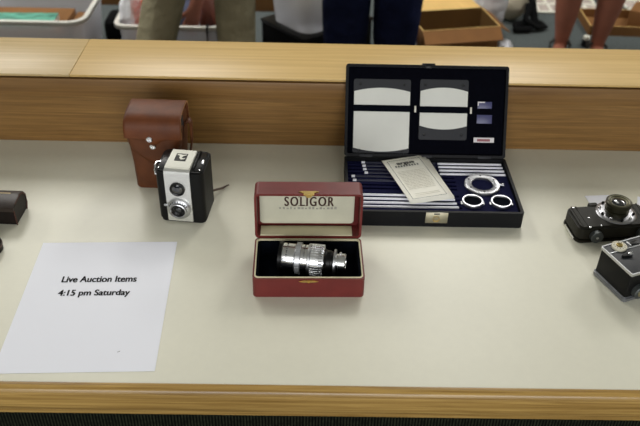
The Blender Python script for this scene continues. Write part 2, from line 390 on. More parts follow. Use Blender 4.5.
for k in range(16):
    x = -0.046+k*0.0058
    box(bm, x, x+random.uniform(0.002, 0.0045), LD-0.0100, LD-0.0096, 0.0385, 0.0385+random.uniform(0.002, 0.005))
mk('faded_print', bm, M['faintink'], ld)
# gilt catch on lid front (faces up now) with its tongue
bm = new()
prism(bm, [(-0.016, 0.006), (-0.010, 0.003), (0.010, 0.003), (0.016, 0.006), (0.010, 0.008), (-0.010, 0.008)], LH-0.0002, LH+0.0012, 'xy', 0.0003)
prism(bm, [(-0.008, -0.004), (0.008, -0.004), (0.008, 0.004), (-0.008, 0.004)], LH, LH+0.0016, 'xy', 0.0004)
prism(bm, [(-0.006, LH+0.001), (-0.003, LH-0.004), (0.003, LH-0.004), (0.006, LH+0.001)], -0.004, -0.0028, 'xz', 0.0003)
mk('catch', bm, M['gold'], ld)
bm = new()
prism(bm, [(-0.015, 0.0318), (-0.008, 0.0338), (0.008, 0.0338), (0.015, 0.0318), (0.008, 0.0300), (-0.008, 0.0300)], -0.0014, 0.0002, 'xz', 0.0003)
lathe(bm, [(0, 0.0012), (0.0018, 0.0008), (0.002, -0.0005)], 'y', (0, -0.002, 0.0318), 16)
mk('catch_plate', bm, M['gold'], rb)

# lens lying in the box
ln = thing('camera_lens', 'chrome and black camera lens lying on its side in the red box', 'camera lens', (0.0055, 0.9115, T+0.0330), -0.14)
def ring(name, prof, m, n=48, knurl=0):
    bm = lathe(new(), prof, 'x', (0, 0, 0), n)
    if knurl:
        for k in range(knurl):
            a = 2*PI*k/knurl; r = max(p[0] for p in prof)
            h0, h1 = min(p[1] for p in prof)+0.0008, max(p[1] for p in prof)-0.0008
            b2 = new(); bmesh.ops.create_cube(b2, size=1)
            for v in b2.verts: v.co = Vector((v.co.x*(h1-h0)+(h0+h1)/2, v.co.y*2*PI*r/knurl*0.55, v.co.z*0.0012+r))
            bmesh.ops.rotate(b2, verts=b2.verts, cent=(0, 0, 0), matrix=Matrix.Rotation(a, 3, 'X')); merge(bm, b2)
    return mk(name, bm, m, ln)
ring('front_rim', [(0, -0.046), (0.019, -0.046), (0.0215, -0.0515), (0.0235, -0.051), (0.0235, -0.0465), (0.021, -0.045), (0, -0.045)], M['black_enamel'])
ring('filter_ring', [(0, -0.0455), (0.0212, -0.0455), (0.0215, -0.044), (0.0215, -0.027), (0.020, -0.0255), (0, -0.0255)], M['chrome'])
ring('knurled_ring', [(0, -0.0255), (0.0225, -0.0255), (0.0238, -0.0245), (0.0238, -0.0175), (0.0225, -0.0165), (0, -0.0165)], M['satin'], knurl=44)
ring('aperture_ring', [(0, -0.0165), (0.0218, -0.0165), (0.0218, -0.0065), (0, -0.0065)], M['chrome'])
ring('collar', [(0, -0.0065), (0.0240, -0.0065), (0.0244, -0.0055), (0.0244, -0.0035), (0.0240, -0.0025), (0, -0.0025)], M['satin'])
ring('focus_ring', [(0, -0.0025), (0.0225, -0.0025), (0.0240, -0.0015), (0.0240, 0.0105), (0.0225, 0.0125), (0.0205, 0.0185), (0, 0.0185)], M['chrome'], knurl=36)
ring('barrel', [(0, 0.0185), (0.0190, 0.0185), (0.0175, 0.0220), (0.0170, 0.0225), (0.0170, 0.0280), (0.0160, 0.0285), (0.0150, 0.0335), (0, 0.0335)], M['black_enamel'])
ring('flange_ring', [(0, 0.0330), (0.0190, 0.0330), (0.0195, 0.0335), (0.0195, 0.0360), (0.0190, 0.0365), (0, 0.0365)], M['satin'])
ring('mount', [(0, 0.0365), (0.0130, 0.0365), (0.0130, 0.0400), (0.0142, 0.0405), (0.0142, 0.0500), (0.0130, 0.0515), (0.0100, 0.0515), (0.0095, 0.0480), (0, 0.0480)], M['chrome'])
mk('index_pin', lathe(new(), [(0, 0), (0.0012, 0), (0.0012, 0.0035), (0, 0.004)], 'z', (0.043, 0.004, 0.0130), 12), M['chrome'], ln)
bm = new(); random.seed(5)
for row_x, rr in ((-0.0385, 0.0216), (-0.0115, 0.0219)):
    for k in range(14):
        a = -1.2+k*0.16+random.uniform(-0.03, 0.03)
        b2 = new(); bmesh.ops.create_cube(b2, size=1)
        for v in b2.verts: v.co = Vector((v.co.x*0.0022+row_x, v.co.y*0.0009, v.co.z*0.0003+rr))
        bmesh.ops.rotate(b2, verts=b2.verts, cent=(0, 0, 0), matrix=Matrix.Rotation(a, 3, 'X')); merge(bm, b2)
mk('engraved_scale', bm, M['ink'], ln)

# ---------------------------------------------------------------- black fitted case
CW, CD, CH, CY = 0.299, 0.1715, 0.0305, 1.0425
cs = thing('fitted_case', 'wide black fitted case standing open with dark blue lining and a leaflet inside', 'case', (0.0625, CY, T), 0.0)
bm = shell(new(), rrect(0, CW, 0, CD, 0.005), rrect(0.005, CW-0.005, 0.005, CD-0.005, 0.003), 0, CH, 0.004)
mk('base', bm, M['black_case'], cs)
# insert: left part grooved the whole way, right part grooved only behind the rings (case coordinates)
YG = [1.2040, 1.1930, 1.1815, 1.1700, 1.1580, 1.1455, 1.1330, 1.1220, 1.1010, 1.0895, 1.0780, 1.0665]
def grooved(bm, x0, x1, y0, y1, zt, ys, wd=0.0056, dp=0.0045):
    pts = [(y0, 0.0045), (y1, 0.0045), (y1, zt)]
    for y in sorted([q-CY for q in ys], reverse=True):
        pts += [(y+wd/2, zt), (y+wd/2, zt-dp), (y-wd/2, zt-dp), (y-wd/2, zt)]
    pts.append((y0, zt))
    return prism(bm, pts, x0, x1, 'yz')
bm = new()
grooved(bm, 0.0055, 0.198, 0.0055, CD-0.0055, 0.0225, YG)
grooved(bm, 0.198, CW-0.0055, 0.1155, CD-0.0055, 0.0225, YG[:4])
box(bm, 0.198, CW-0.0055, 0.0055, 0.1155, 0.0045, 0.0225)
mk('tray_insert', bm, M['navy'], cs, smooth=False)
bm = box(new(), 0.1330, 0.1705, -0.0012, 0.0002, 0.0085, 0.0300, 0.0004)
lp = mk('lock_plate', bm, mat('lock_nickel', (0.62, 0.58, 0.46, 1), 0.35, 1.0), cs)
bm = lathe(new(), [(0.0062, 0.0004), (0.0062, 0.0014), (0.0045, 0.0018), (0.0038, 0.0010), (0.0038, 0.0004)], 'y', (0.151, -0.0028, 0.018), 24)
mk('lock_button', bm, M['gold'], lp)
mk('lock_tab', box(new(), 0.1465, 0.1560, -0.0022, -0.0010, 0.0268, 0.0292, 0.0003), M['gunmetal'], lp)
th = math.radians(29.2)
LL, LT = 0.1685, 0.0115
bm = shell(new(), rrect(0, CW, 0, LL, 0.005), rrect(0.005, CW-0.005, 0.005, LL-0.005, 0.003), 0, LT, 0.004)
for v in bm.verts: v.co = Vector((v.co.x, LT-v.co.z, v.co.y))
cl = mk('lid', bm, M['black_case'], cs, (0, CD, 0.0305), (-th, 0, 0))
bm = box(new(), 0.0052, CW-0.0052, 0.0063, 0.0076, 0.0052, LL-0.0052)
mk('lid_lining', bm, M['lidlining'], cl, smooth=False)
bm = new(); box(bm, 0.139, 0.163, -0.001, 0.006, LL-0.0002, LL+0.003, 0.001); box(bm, 0.145, 0.157, -0.003, 0.0, LL-0.006, LL+0.002, 0.0008)
mk('lid_catch', bm, M['black_enamel'], cl)
for x in (0.04, 0.15, 0.26): mk('hinge', box(new(), x-0.012, x+0.012, -0.0016, 0.0012, -0.003, 0.004, 0.0005), M['gunmetal'], cl)
st = mk('paper_label', box(new(), 0.2400, 0.2780, 0.0057, 0.0062, 0.0290, 0.0380), M['labelw'], cl)
mk('red_print', box(new(), 0.2465, 0.2705, 0.0054, 0.0056, 0.0309, 0.0355), M['labelr'], st)

# things stowed in the lid: same tilt as the lid
hing = Vector((0.0625, CY+CD, T+0.0305))
def lidpt(u, wd, v): return hing + Vector((u, wd*math.cos(th)+v*math.sin(th), v*math.cos(th)-wd*math.sin(th)))
def arc_poly(x0, x1, z0, z1, s0, s1, n=12):
    pts = [(x0+(x1-x0)*k/n, z0-s0*4*(k/n)*(1-k/n)) for k in range(n+1)]
    pts += [(x1-(x1-x0)*k/n, z1+s1*4*(k/n)*(1-k/n)) for k in range(n+1)]
    return pts
def holder(label, u, v, wd, ht, cz0, cz1, s, bz, scr, clipx):
    t = thing('card_holder', label, 'card holder', lidpt(u, 0.0053, v)); t.rotation_euler = (-th, 0, 0)
    mk('back_plate', prism(new(), rrect(0, wd, 0, ht, 0.004), -0.0008, 0.0008, 'xz', 0.0003), M['gunmetal'], t)
    mk('card', prism(new(), arc_poly(0.001, wd-0.001, cz0, cz1, s, s), -0.0016, -0.0009, 'xz'), M['card'], t)
    mk('cross_band', box(new(), 0.0, wd, -0.0030, -0.0017, bz, bz+0.0118, 0.0004), M['velvet'], t)
    for x, z in scr:
        mk('screw', lathe(new(), [(0, 0.0014), (0.0018, 0.0010), (0.0024, 0.0)], 'y', (x, -0.0022, z), 14), M['black_plastic'], t)
    mk('clip', box(new(), clipx, clipx+0.0034, -0.0032, -0.0008, bz-0.0005, bz+0.0115, 0.0006), mat('ivory_clip', srgb(224, 220, 206), 0.4), t)
    return t
holder('larger left dark plate holding a pale card with curved ends, in the open case lid', 0.0150, 0.0062, 0.1050, 0.1355, 0.0095, 0.1130, 0.0068, 0.0765,
       ((0.012, 0.1260), (0.0925, 0.1260), (0.012, 0.0050), (0.0925, 0.0050)), 0.1125)
holder('smaller right dark plate holding a pale card with curved ends, beside the blue squares', 0.1370, 0.0325, 0.0895, 0.1105, 0.0260, 0.0890, 0.0068, 0.0495,
       ((0.010, 0.1005), (0.0795, 0.1005), (0.010, 0.0095), (0.0795, 0.0095)), 0.0935)
def square(label, u, v, wd, ht, corner):
    t = thing('glass_square', label, 'filter', lidpt(u, 0.0053, v), group=None); t.rotation_euler = (-th, 0, 0)
    mk('pane', box(new(), 0, wd, -0.0009, 0.0009, 0, ht, 0.0004), M['bluesq'], t)
    if corner:
        bm = new(); box(bm, 0, wd*0.5, -0.0012, -0.00092, ht-0.0022, ht); box(bm, 0, 0.002, -0.0012, -0.00092, ht-0.007, ht-0.0021)
        mk('corner_label', bm, M['labelw'], t)
    return t
square('upper blue grey square with a white corner mark in the case lid', 0.2445, 0.0915, 0.0265, 0.0125, True)
square('lower plain blue grey square in the case lid, above the white label', 0.2440, 0.0640, 0.0280, 0.0160, False)

# rods
ZR = T+0.0225+0.0002
def rod(label, x0, x1, y, m, grp, tips=None, r=0.0025):
    t = thing('metal_rod', label, 'rod', ((x0+x1)/2, y, ZR), 0, grp); L = (x1-x0)/2
    bm = lathe(new(), [(0, -L), (r*0.6, -L), (r, -L+0.0008), (r, L-0.0008), (r*0.6, L), (0, L)], 'x', (0, 0, 0), 14)
    mk('shaft', bm, m, t)
    if tips:
        bm = lathe(new(), [(0, -L-0.0002), (r*1.15, -L), (r*1.15, -L+0.006), (0, -L+0.0065)], 'x', (0, 0, 0), 14)
        mk('bright_tip', bm, M['rodwhite'], t)
    return t
order = ['rearmost', 'second from the rear', 'third from the rear', 'fourth from the rear']
for k in range(4):
    rod('bright rod at right back of case, %s' % order[k], 0.2350, (0.3535, 0.3540, 0.3545, 0.3550)[k], YG[k], M['rodwhite'], 'bright rods at the back of the case')
    rod('dark white-tipped rod at left back of case, %s' % order[k], (0.0945, 0.0955, 0.0965, 0.0985)[k], 0.2310, YG[k], M['roddark'], 'dark rods with white tips', True)
rod('dark rod whose white tip sits further left, rear one of two', 0.0745, 0.2310, YG[4], M['roddark'], 'dark rods with white tips', True)
rod('dark rod whose white tip sits further left, front one of two', 0.0765, 0.2310, YG[5], M['roddark'], 'dark rods with white tips', True)
fo = ['rearmost of the four', 'second from the rear', 'third from the rear', 'nearest the lock']
for k in range(4):
    rod('bright rod at front left of case, %s' % fo[k], 0.0730, (0.2510, 0.2515, 0.2530, 0.2550)[k], YG[8+k], M['rodwhite'], 'bright rods at the front of the case')

# big ring and two small rings
t = thing('flange_ring', 'large silver flat ring with small screws in the blue lining of the case', 'ring', (0.3060, 1.1350, T+0.0226))
bm = lathe(new(), [(0.0190, 0), (0.0315, 0), (0.0315, 0.0035), (0.0300, 0.0050), (0.0205, 0.0050), (0.0190, 0.0040)], 'z', (0, 0, 0), 56, closed=True)
mk('ring', bm, M['satin'], t)
for k in range(6):
    a = k*PI/3+0.5
    mk('screw', lathe(new(), [(0.0017, 0.0048), (0.0017, 0.0054), (0, 0.0056)], 'z', (0.0255*math.cos(a), 0.0255*math.sin(a), 0), 12), M['gunmetal'], t)
mk('set_screw', lathe(new(), [(0, 0), (0.002, 0), (0.002, 0.0045), (0.0032, 0.0045), (0.0032, 0.007), (0, 0.007)], 'x', (0.031, 0.0, 0.0026), 16), M['satin'], t)
mk('inner_disc', lathe(new(), [(0, 0.0004), (0.0188, 0.0004), (0.0188, 0.0008), (0, 0.0008)], 'z', (0, 0, 0), 40), M['navy'], t)
def small_ring(label, x, y):
    t = thing('lens_ring', label, 'ring', (x, y, T+0.0226), 0, 'small silver rings in the case')
    bm = lathe(new(), [(0.0150, 0), (0.0183, 0), (0.0183, 0.0050), (0.0175, 0.0062), (0.0155, 0.0062), (0.0150, 0.0050)], 'z', (0, 0, 0), 48, closed=True)
    mk('ring', bm, M['satin'], t)
    for s in (-1, 1):
        mk('lug', box(new(), s*0.0190-0.0012, s*0.0190+0.0012, -0.006, 0.003, 0.0, 0.002, 0.0006), M['satin'], t)
    bm = lathe(new(), [(0, 0.0012), (0.006, 0.0016), (0.012, 0.0026), (0.0149, 0.003), (0.0149, 0.0004), (0, 0.0004)], 'z', (0, 0, 0), 40)
    mk('dark_disc', bm, M['velvet'], t)
small_ring('small silver ring with a black centre in the case, left one of the pair', 0.2805, 1.0820)
small_ring('small silver ring with a black centre in the case, right one near the corner', 0.3300, 1.0815)

# leaflet lying on the rods
lf = thing('leaflet', 'cream folded instruction leaflet headed argus lying askew on the rods in the case', 'leaflet', (0.1714, 1.0630, T+0.0294), 0)
ex = Vector((0.0735, 0.0215, 0)); ey = Vector((-0.0411, 0.1315, 0))
def sheet(bm, e1, e2, off, zt, curl=0.0):
    n = 8; g = []
    for j in range(n+1):
        row = []
        for i in range(n+1):
            u, v = i/n, j/n
            z = zt + curl*(u**2)*(0.5+0.5*math.sin(v*5+0.5)) + 0.0006*math.sin(v*PI)
            p = e1*u+e2*v+Vector(off); row.append(bm.verts.new((p.x, p.y, z)))
        g.append(row)
    for j in range(n):
        for i in range(n): bm.faces.new((g[j][i], g[j][i+1], g[j+1][i+1], g[j+1][i]))
for nm, rt, off, zt, cu in (('back_page', -0.07, (0.000, 0.004, 0), 0.0004, 0.001), ('inside_page', -0.035, (0.001, 0.001, 0), 0.0020, 0.002), ('front_page', 0, (0, 0, 0), 0.0042, 0.0015)):
    bm = new(); Q = Matrix.Rotation(rt, 3, 'Z')
    sheet(bm, Q @ ex * (1.03 if rt else 1), Q @ ey, off, zt, cu)
    o = mk(nm, bm, M['leaf'], lf); sm = o.modifiers.new('s', 'SOLIDIFY'); sm.thickness = 0.0004
ang = math.atan2(ex.y, ex.x); exn, eyn = ex.normalized(), ey.normalized()
def lpt(u, v, z=0.0062): p = ex*u+ey*v; return (p.x, p.y, z)
text('lettering', 'argus', 0.013, M['ink'], lf, lpt(0.27, 0.835), (0, 0, ang), width=0.033, heavy=[(0, 0), (0.0004, 0), (0.0008, 0), (0.0012, 0)], depth=0.0001, height=0.0085)
bm = new(); random.seed(11)
def lstrip(bm, u0, u1, v0, v1, z=0.0062):
    vs = [bm.verts.new(lpt(u, v, z)) for u, v in ((u0, v0), (u1, v0), (u1, v1), (u0, v1))]
    vt = [bm.verts.new((p.co.x, p.co.y, p.co.z+0.0002)) for p in vs]
    bm.faces.new(vs[::-1]); bm.faces.new(vt)
    for k in range(4): bm.faces.new((vs[k], vs[(k+1) % 4], vt[(k+1) % 4], vt[k]))
for k in range(9): lstrip(bm, 0.20+k*0.068, 0.20+k*0.068+0.034, 0.775, 0.805)
mk('heading_marks', bm, M['gunmetal'], lf)
bm = new()
for u0, u1, v0, v1 in ((0.09, 0.91, 0.055, 0.059), (0.09, 0.91, 0.935, 0.939), (0.09, 0.097, 0.055, 0.939), (0.903, 0.91, 0.055, 0.939)): lstrip(bm, u0, u1, v0, v1)
mk('printed_border', bm, M['gunmetal'], lf)
bm = new()
for j in range(13):
    u = 0.16
    while u < 0.82:
        l = random.uniform(0.03, 0.12); lstrip(bm, u, min(0.84, u+l), 0.66-j*0.033, 0.667-j*0.033); u += l+0.02
for j in range(2): lstrip(bm, 0.2, 0.8, 0.12+j*0.03, 0.126+j*0.03)
mk('printed_text', bm, M['greyink'], lf)

# ---------------------------------------------------------------- box camera (twin lens)
bc = thing('box_camera', 'small upright black and silver twin lens box camera beside the tan leather case', 'camera', (-0.2135, 1.0440, T), -0.105)
BW, BD, BH = 0.0400, 0.069, 0.1010
bm = new()
prism(bm, rrect(-BW, BW, 0.0, BD, 0.009, 4), 0.004, BH, 'xy', 0.002)
prism(bm, rrect(-BW+0.002, BW-0.002, 0.001, BD-0.002, 0.009, 4), 0.0, 0.005, 'xy')
mk('body', bm, M['black_leather'], bc)
for s in (-1, 1):
    bm = new()
    prism(bm, [(0.004, BH-0.001), (0.010, BH+0.005), (BD-0.012, BH+0.007), (BD-0.004, BH+0.003), (BD-0.002, BH-0.001)], s*0.0215-0.003*(s < 0), s*0.0215+0.003*(s > 0), 'yz', 0.001)
    prism(bm, [(0.003, BH-0.001), (0.008, BH+0.002), (BD-0.008, BH+0.002), (BD-0.003, BH-0.001)], min(s*0.024, s*0.036), max(s*0.024, s*0.036), 'yz', 0.001)
    mk('top_moulding', bm, M['black_plastic'], bc)
FX0, FX1 = -0.0240, 0.0185
# face plate bends over into the hood cover
pts = [(-0.0035, 0.0045), (-0.0035, BH-0.004), (-0.002, BH+0.0015), (0.002, BH+0.0045), (0.002, BH+0.0025), (-0.0005, BH-0.004), (0.0005, 0.0045)]
mk('face_plate', prism(new(), pts, FX0, FX1, 'yz', 0.0004), M['alu'], bc)
hood = mk('viewfinder_hood', prism(new(), [(0.0025, BH), (0.0025, BH+0.0055), (0.006, BH+0.0068), (0.058, BH+0.0068), (0.060, BH)], FX0+0.0005, FX1-0.0005, 'yz', 0.0008), M['hoodwhite'], bc)
bm = box(new(), -0.0125, 0.0065, 0.023, 0.045, BH+0.0065, BH+0.0073)
bg = mk('badge', bm, M['black_enamel'], hood)
bm = new()
prism(bm, [(-0.0105, 0.0425), (-0.0105, 0.040), (-0.006, 0.038), (-0.0055, 0.031), (-0.002, 0.027), (0.003, 0.028), (0.0045, 0.032), (0.001, 0.0305), (-0.002, 0.033), (0.0005, 0.038), (0.0045, 0.0405), (0.005, 0.0425), (-0.001, 0.041), (-0.006, 0.0425)], BH+0.0072, BH+0.0076, 'xy')
mk('emblem', bm, M['hoodwhite'], bg)
def yl(prof, c, m, name, parent=bc, n=36): return mk(name, lathe(new(), prof, 'y', c, n), m, parent)
# lathe along y: profile height h -> +y ; negative h faces the viewer
LCX = -0.0030
yl([(0, -0.0025), (0.0095, -0.003), (0.0112, -0.0042), (0.0124, -0.0038), (0.0126, 0.001), (0, 0.001)], (LCX, -0.0035, 0.0705), M['black_plastic'], 'viewing_lens_rim')
yl([(0, -0.0022), (0.005, -0.0016), (0.009, 0.0), (0, 0.0005)], (LCX, -0.0063, 0.0705), M['glass'], 'viewing_lens_glass')
th_ = yl([(0.0112, -0.010), (0.0128, -0.0120), (0.0142, -0.0112), (0.0148, -0.0075), (0.0178, -0.0066), (0.0198, -0.0045), (0.0200, 0.001), (0, 0.001), (0, -0.004), (0.0110, -0.004)], (LCX, -0.0035, 0.0320), M['satin'], 'taking_lens_mount')
yl([(0, -0.006), (0.0106, -0.007), (0.0113, -0.0102), (0.0100, -0.0100), (0.0065, -0.0065), (0, -0.0045)], (LCX, -0.0035, 0.0320), M['black_plastic'], 'taking_lens_cone', th_)
yl([(0, -0.0018), (0.004, -0.0012), (0.006, 0.0), (0, 0.0005)], (LCX, -0.0090, 0.0320), M['glass'], 'taking_lens_glass', th_)
bm = new()
for k in range(9):
    a = math.radians(30+k*15); x, z = LCX+0.0168*math.cos(a), 0.032+0.0168*math.sin(a)
    box(bm, x-0.0006, x+0.0006, -0.0118, -0.0108, z-0.0012, z+0.0012)
mk('dial_marks', bm, M['gunmetal'], th_)
mk('shutter_lever', box(new(), LCX-0.0245, LCX-0.018, -0.009, -0.006, 0.037, 0.041, 0.001), M['satin'], bc)
mk('strap_lug', tube(new(), [(-BW-0.0005, 0.010, BH-0.014), (-BW-0.002, 0.012, BH-0.007), (-BW-0.0025, 0.018, BH-0.001), (-BW-0.001, 0.024, BH+0.001), (-BW+0.003, 0.028, BH-0.001)], 0.0022, 8), M['chrome'], bc)
mk('strap_lug', lathe(new(), [(0, -0.006), (0.0028, -0.005), (0.0028, 0.005), (0, 0.006)], 'y', (0.033, 0.032, BH+0.001), 18), M['chrome'], bc)
mk('screw', lathe(new(), [(0.0015, 0), (0.0015, 0.0006), (0, 0.001)], 'z', (-0.034, 0.008, BH+0.0015), 10), M['chrome'], bc)
mk('screw', lathe(new(), [(0.0015, 0), (0.0015, 0.0006), (0, 0.001)], 'z', (0.034, 0.008, BH+0.0015), 10), M['chrome'], bc)
bm = tube(new(), [(0.034, 0.064, 0.022), (0.039, 0.085, 0.012), (0.046, 0.104, 0.003), (0.053, 0.112, 0.004), (0.056, 0.114, 0.004)], [0.003, 0.0035, 0.003, 0.002, 0.0015], 8, flat=0.45)
sb = mk('strap', bm, mat('strap_leather', srgb(70, 52, 40), 0.6), bc)

# ---------------------------------------------------------------- tan leather camera case
lc = thing('leather_camera_case', 'tall tan brown leather camera case with two press studs standing against the ledge', 'camera case', (-0.2690, 1.143, T), -0.03)
def lc_ring(z, hw, d, yb=0.0): return [(p[0], p[1]+yb, z) for p in rrect(-hw, hw, 0, d, 0.010, 4)]
def loft(bm, rings, cap=True):
    R_ = [[bm.verts.new(p) for p in r] for r in rings]; n = len(R_[0])
    for a, b2 in zip(R_, R_[1:]):
        for k in range(n): bm.faces.new((a[k], a[(k+1) % n], b2[(k+1) % n], b2[k]))
    if cap: bm.faces.new(R_[0][::-1]); bm.faces.new(R_[-1])
    return bm
bm = loft(new(), [lc_ring(0, 0.0405, 0.066), lc_ring(0.002, 0.0425, 0.068), lc_ring(0.05, 0.0435, 0.069), lc_ring(0.085, 0.0465, 0.070), lc_ring(0.108, 0.0470, 0.070), lc_ring(0.128, 0.0475, 0.068), lc_ring(0.135, 0.0450, 0.064, 0.002)])
mk('body', bm, M['tan_leather2'], lc)
# apron layer with curved lower edge
def curve_layer(top_z, edge, y, thick, m, name, tapers):
    n = 20; bm = new(); rows = []
    for i in range(n+1):
        u = -1+2*i/n; zb = edge(u); hw = tapers(zb)
        rows.append([Vector((u*tapers(z), y+0.010*max(0, abs(u)-0.80)**2*25, z)) for z in [zb+(top_z-zb)*k/8 for k in range(9)]])
    F_ = [[bm.verts.new(p) for p in r] for r in rows]
    for a, b2 in zip(F_, F_[1:]):
        for k in range(8): bm.faces.new((a[k], a[k+1], b2[k+1], b2[k]))
    o = mk(name, bm, m, lc); s = o.modifiers.new('s', 'SOLIDIFY'); s.thickness = thick; s.offset = 0
    return o
hwf = lambda z: 0.0435+0.0045*min(1, max(0, (z-0.05)/0.06))
curve_layer(0.127, lambda u: 0.053+0.040*abs(u)**1.6, -0.0018, 0.0034, M['tan_leather2'], 'front_apron', lambda z: hwf(z)+0.0005)
# flap: over the top and down the front
def flap_path(u):
    zb = 0.104-0.010*math.exp(-(u/0.22)**2)+0.004*abs(u)
    return [(-0.0062, zb), (-0.0064, 0.109), (-0.0060, 0.116), (-0.0050, 0.125), (-0.001, 0.1340), (0.006, 0.1395), (0.016, 0.1425), (0.035, 0.1435), (0.055, 0.1430), (0.066, 0.1405), (0.072, 0.135), (0.0735, 0.125), (0.0735, 0.095)]
bm = new(); n = 24; rows = []
for i in range(n+1):
    u = -1+2*i/n
    rows.append([bm.verts.new((u*(0.0492-0.0010*(k > 4)), y, z)) for k, (y, z) in enumerate(flap_path(u))])
for a, b2 in zip(rows, rows[1:]):
    for k in range(len(a)-1): bm.faces.new((a[k], a[k+1], b2[k+1], b2[k]))
fl = mk('flap', bm, [M['tan_leather'], M['leather_edge']], lc); s = fl.modifiers.new('s', 'SOLIDIFY'); s.thickness = 0.0028; s.offset = 1; s.material_offset_rim = 1
for nm, x, z, y, pr in (('press_stud', -0.0060, 0.1065, -0.0086, fl), ('press_stud', -0.0030, 0.0895, -0.0034, lc)):
    mk(nm, lathe(new(), [(0, -0.0010), (0.0020, -0.0012), (0.0026, -0.0026), (0.0040, -0.0026), (0.0056, -0.0012), (0.0058, 0.001), (0, 0.001)], 'y', (x, y, z), 24), M['chrome'], pr)
# dark opening at the right end under the flap
bm = prism(new(), [(0.006, 0.098), (0.002, 0.128), (0.010, 0.137), (0.022, 0.139), (0.024, 0.120), (0.018, 0.098)], 0.0462, 0.0484, 'yz', 0.0005)
mk('side_gap', bm, M['dark_inside'], lc)
def band(pts, wd, thick, name, m):
    """leather band in a yz/xz path; width along y"""
    bm = new(); P_ = [Vector(p) for p in pts]; A = []
    for p in P_: A.append((bm.verts.new(p+Vector((0, -wd/2, 0))), bm.verts.new(p+Vector((0, wd/2, 0)))))
    for a, b2 in zip(A, A[1:]): bm.faces.new((a[0], a[1], b2[1], b2[0]))
    o = mk(name, bm, m, lc); s = o.modifiers.new('s', 'SOLIDIFY'); s.thickness = thick; s.offset = 0
    return o
band([(0.0480, 0.030, 0.116), (0.0520, 0.030, 0.124), (0.0570, 0.030, 0.126), (0.0600, 0.030, 0.120), (0.0590, 0.030, 0.085), (0.0550, 0.030, 0.062), (0.0475, 0.030, 0.055)], 0.016, 0.0026, 'shoulder_strap', M['tan_leather2'])
band([(-0.0475, 0.026, 0.128), (-0.0505, 0.026, 0.126), (-0.0515, 0.026, 0.112), (-0.0515, 0.026, 0.098), (-0.0480, 0.026, 0.085)], 0.016, 0.0026, 'shoulder_strap', M['tan_leather2'])

# ---------------------------------------------------------------- black camera lying on its back (right, behind)
ca = thing('compact_camera', 'brownish black compact camera lying on its back, chrome lens base and raised lens', 'camera', (0.5060, 1.0420, T), 0.12)
bm = new()
pts = rrect(-0.066, 0.066, -0.031, 0.031, 0.011, 6)
prism(bm, pts, 0.0045, 0.031, 'xy', 0.0035, seg=3)
mk('body', bm, M['brownblack'], ca)
mk('back_plate', prism(new(), rrect(-0.067, 0.067, -0.032, 0.032, 0.011, 6), 0.0, 0.0055, 'xy', 0.001), M['brownblack'], ca)
mk('edge_strip', box(new(), -0.0685, -0.0668, -0.020, 0.016, 0.001, 0.0045, 0.0005), M['hoodwhite'], ca)
for s in (-1, 1):
    for k in range(2): mk('body_ridge', box(new(), s*(0.050+k*0.008)-0.001, s*(0.050+k*0.008)+0.001, -0.029, 0.029, 0.0300, 0.0318, 0.0006), M['brownblack'], ca)
lcx, lcy = 0.0120, 0.0060
fb = mk('lens_base', lathe(new(), [(0, 0.0300), (0.0330, 0.0300), (0.0335, 0.0315), (0.0320, 0.0330), (0.0240, 0.0345), (0, 0.0345)], 'z', (lcx, lcy, 0), 48), mat('tarnished_nickel', (0.42, 0.42, 0.44, 1), 0.3, 1.0), ca)
for k in range(10):
    a = k*2*PI/10+0.2
    mk('lens_base_stud', lathe(new(), [(0.0024, 0.0335), (0.0024, 0.0365), (0.0014, 0.0378), (0, 0.0378)], 'z', (lcx+0.0275*math.cos(a), lcy+0.0275*math.sin(a), 0), 14), M['black_enamel'] if k % 2 else M['chrome'], fb)
bl = mk('lens_barrel', lathe(new(), [(0, 0.0340), (0.0195, 0.0340), (0.0200, 0.0400), (0.0175, 0.0410), (0.0175, 0.0470), (0.0205, 0.0480), (0.0212, 0.0500), (0.0212, 0.0540), (0.0195, 0.0555), (0.0150, 0.0550), (0.0120, 0.0530), (0, 0.0530)], 'z', (lcx, lcy, 0), 48), mat('olive_black_metal', srgb(52, 50, 36), 0.35, 0.6), ca)
mk('lens_glass', lathe(new(), [(0.0120, 0.0532), (0.0100, 0.0545), (0.0060, 0.0558), (0, 0.0563)], 'z', (lcx, lcy, 0), 40), M['glass'], bl)
mk('name_ring', lathe(new(), [(0.0125, 0.0535), (0.0160, 0.0553), (0.0166, 0.0556), (0.0166, 0.0550), (0.0125, 0.0530)], 'z', (lcx, lcy, 0), 48, closed=True), mat('worn_ring', srgb(128, 124, 96), 0.4, 0.5), bl)
for x in (-0.036, 0.045):
    kn = mk('winding_knob', lathe(new(), [(0, -0.0085), (0.0098, -0.0085), (0.0106, -0.0078), (0.0106, 0.0), (0, 0.0)], 'y', (x, -0.0310, 0.0155), 30), M['knob_grey'], ca)
    mk('knob_screw', lathe(new(), [(0, -0.0012), (0.0022, -0.0008), (0.0024, 0.0)], 'y', (x, -0.0395, 0.0155), 14), M['satin'], kn)
for x, y in ((-0.055, 0.026), (-0.040, -0.004), (-0.0275, -0.0265), (-0.048, -0.029)):
    mk('rivet', lathe(new(), [(0.0016, 0.0300), (0.0016, 0.0318), (0, 0.0324)], 'z', (x, y, 0), 10), M['chrome'], ca)
mk('viewfinder', box(new(), -0.026, -0.010, 0.027, 0.036, 0.010, 0.033, 0.002), M['brownblack'], ca)

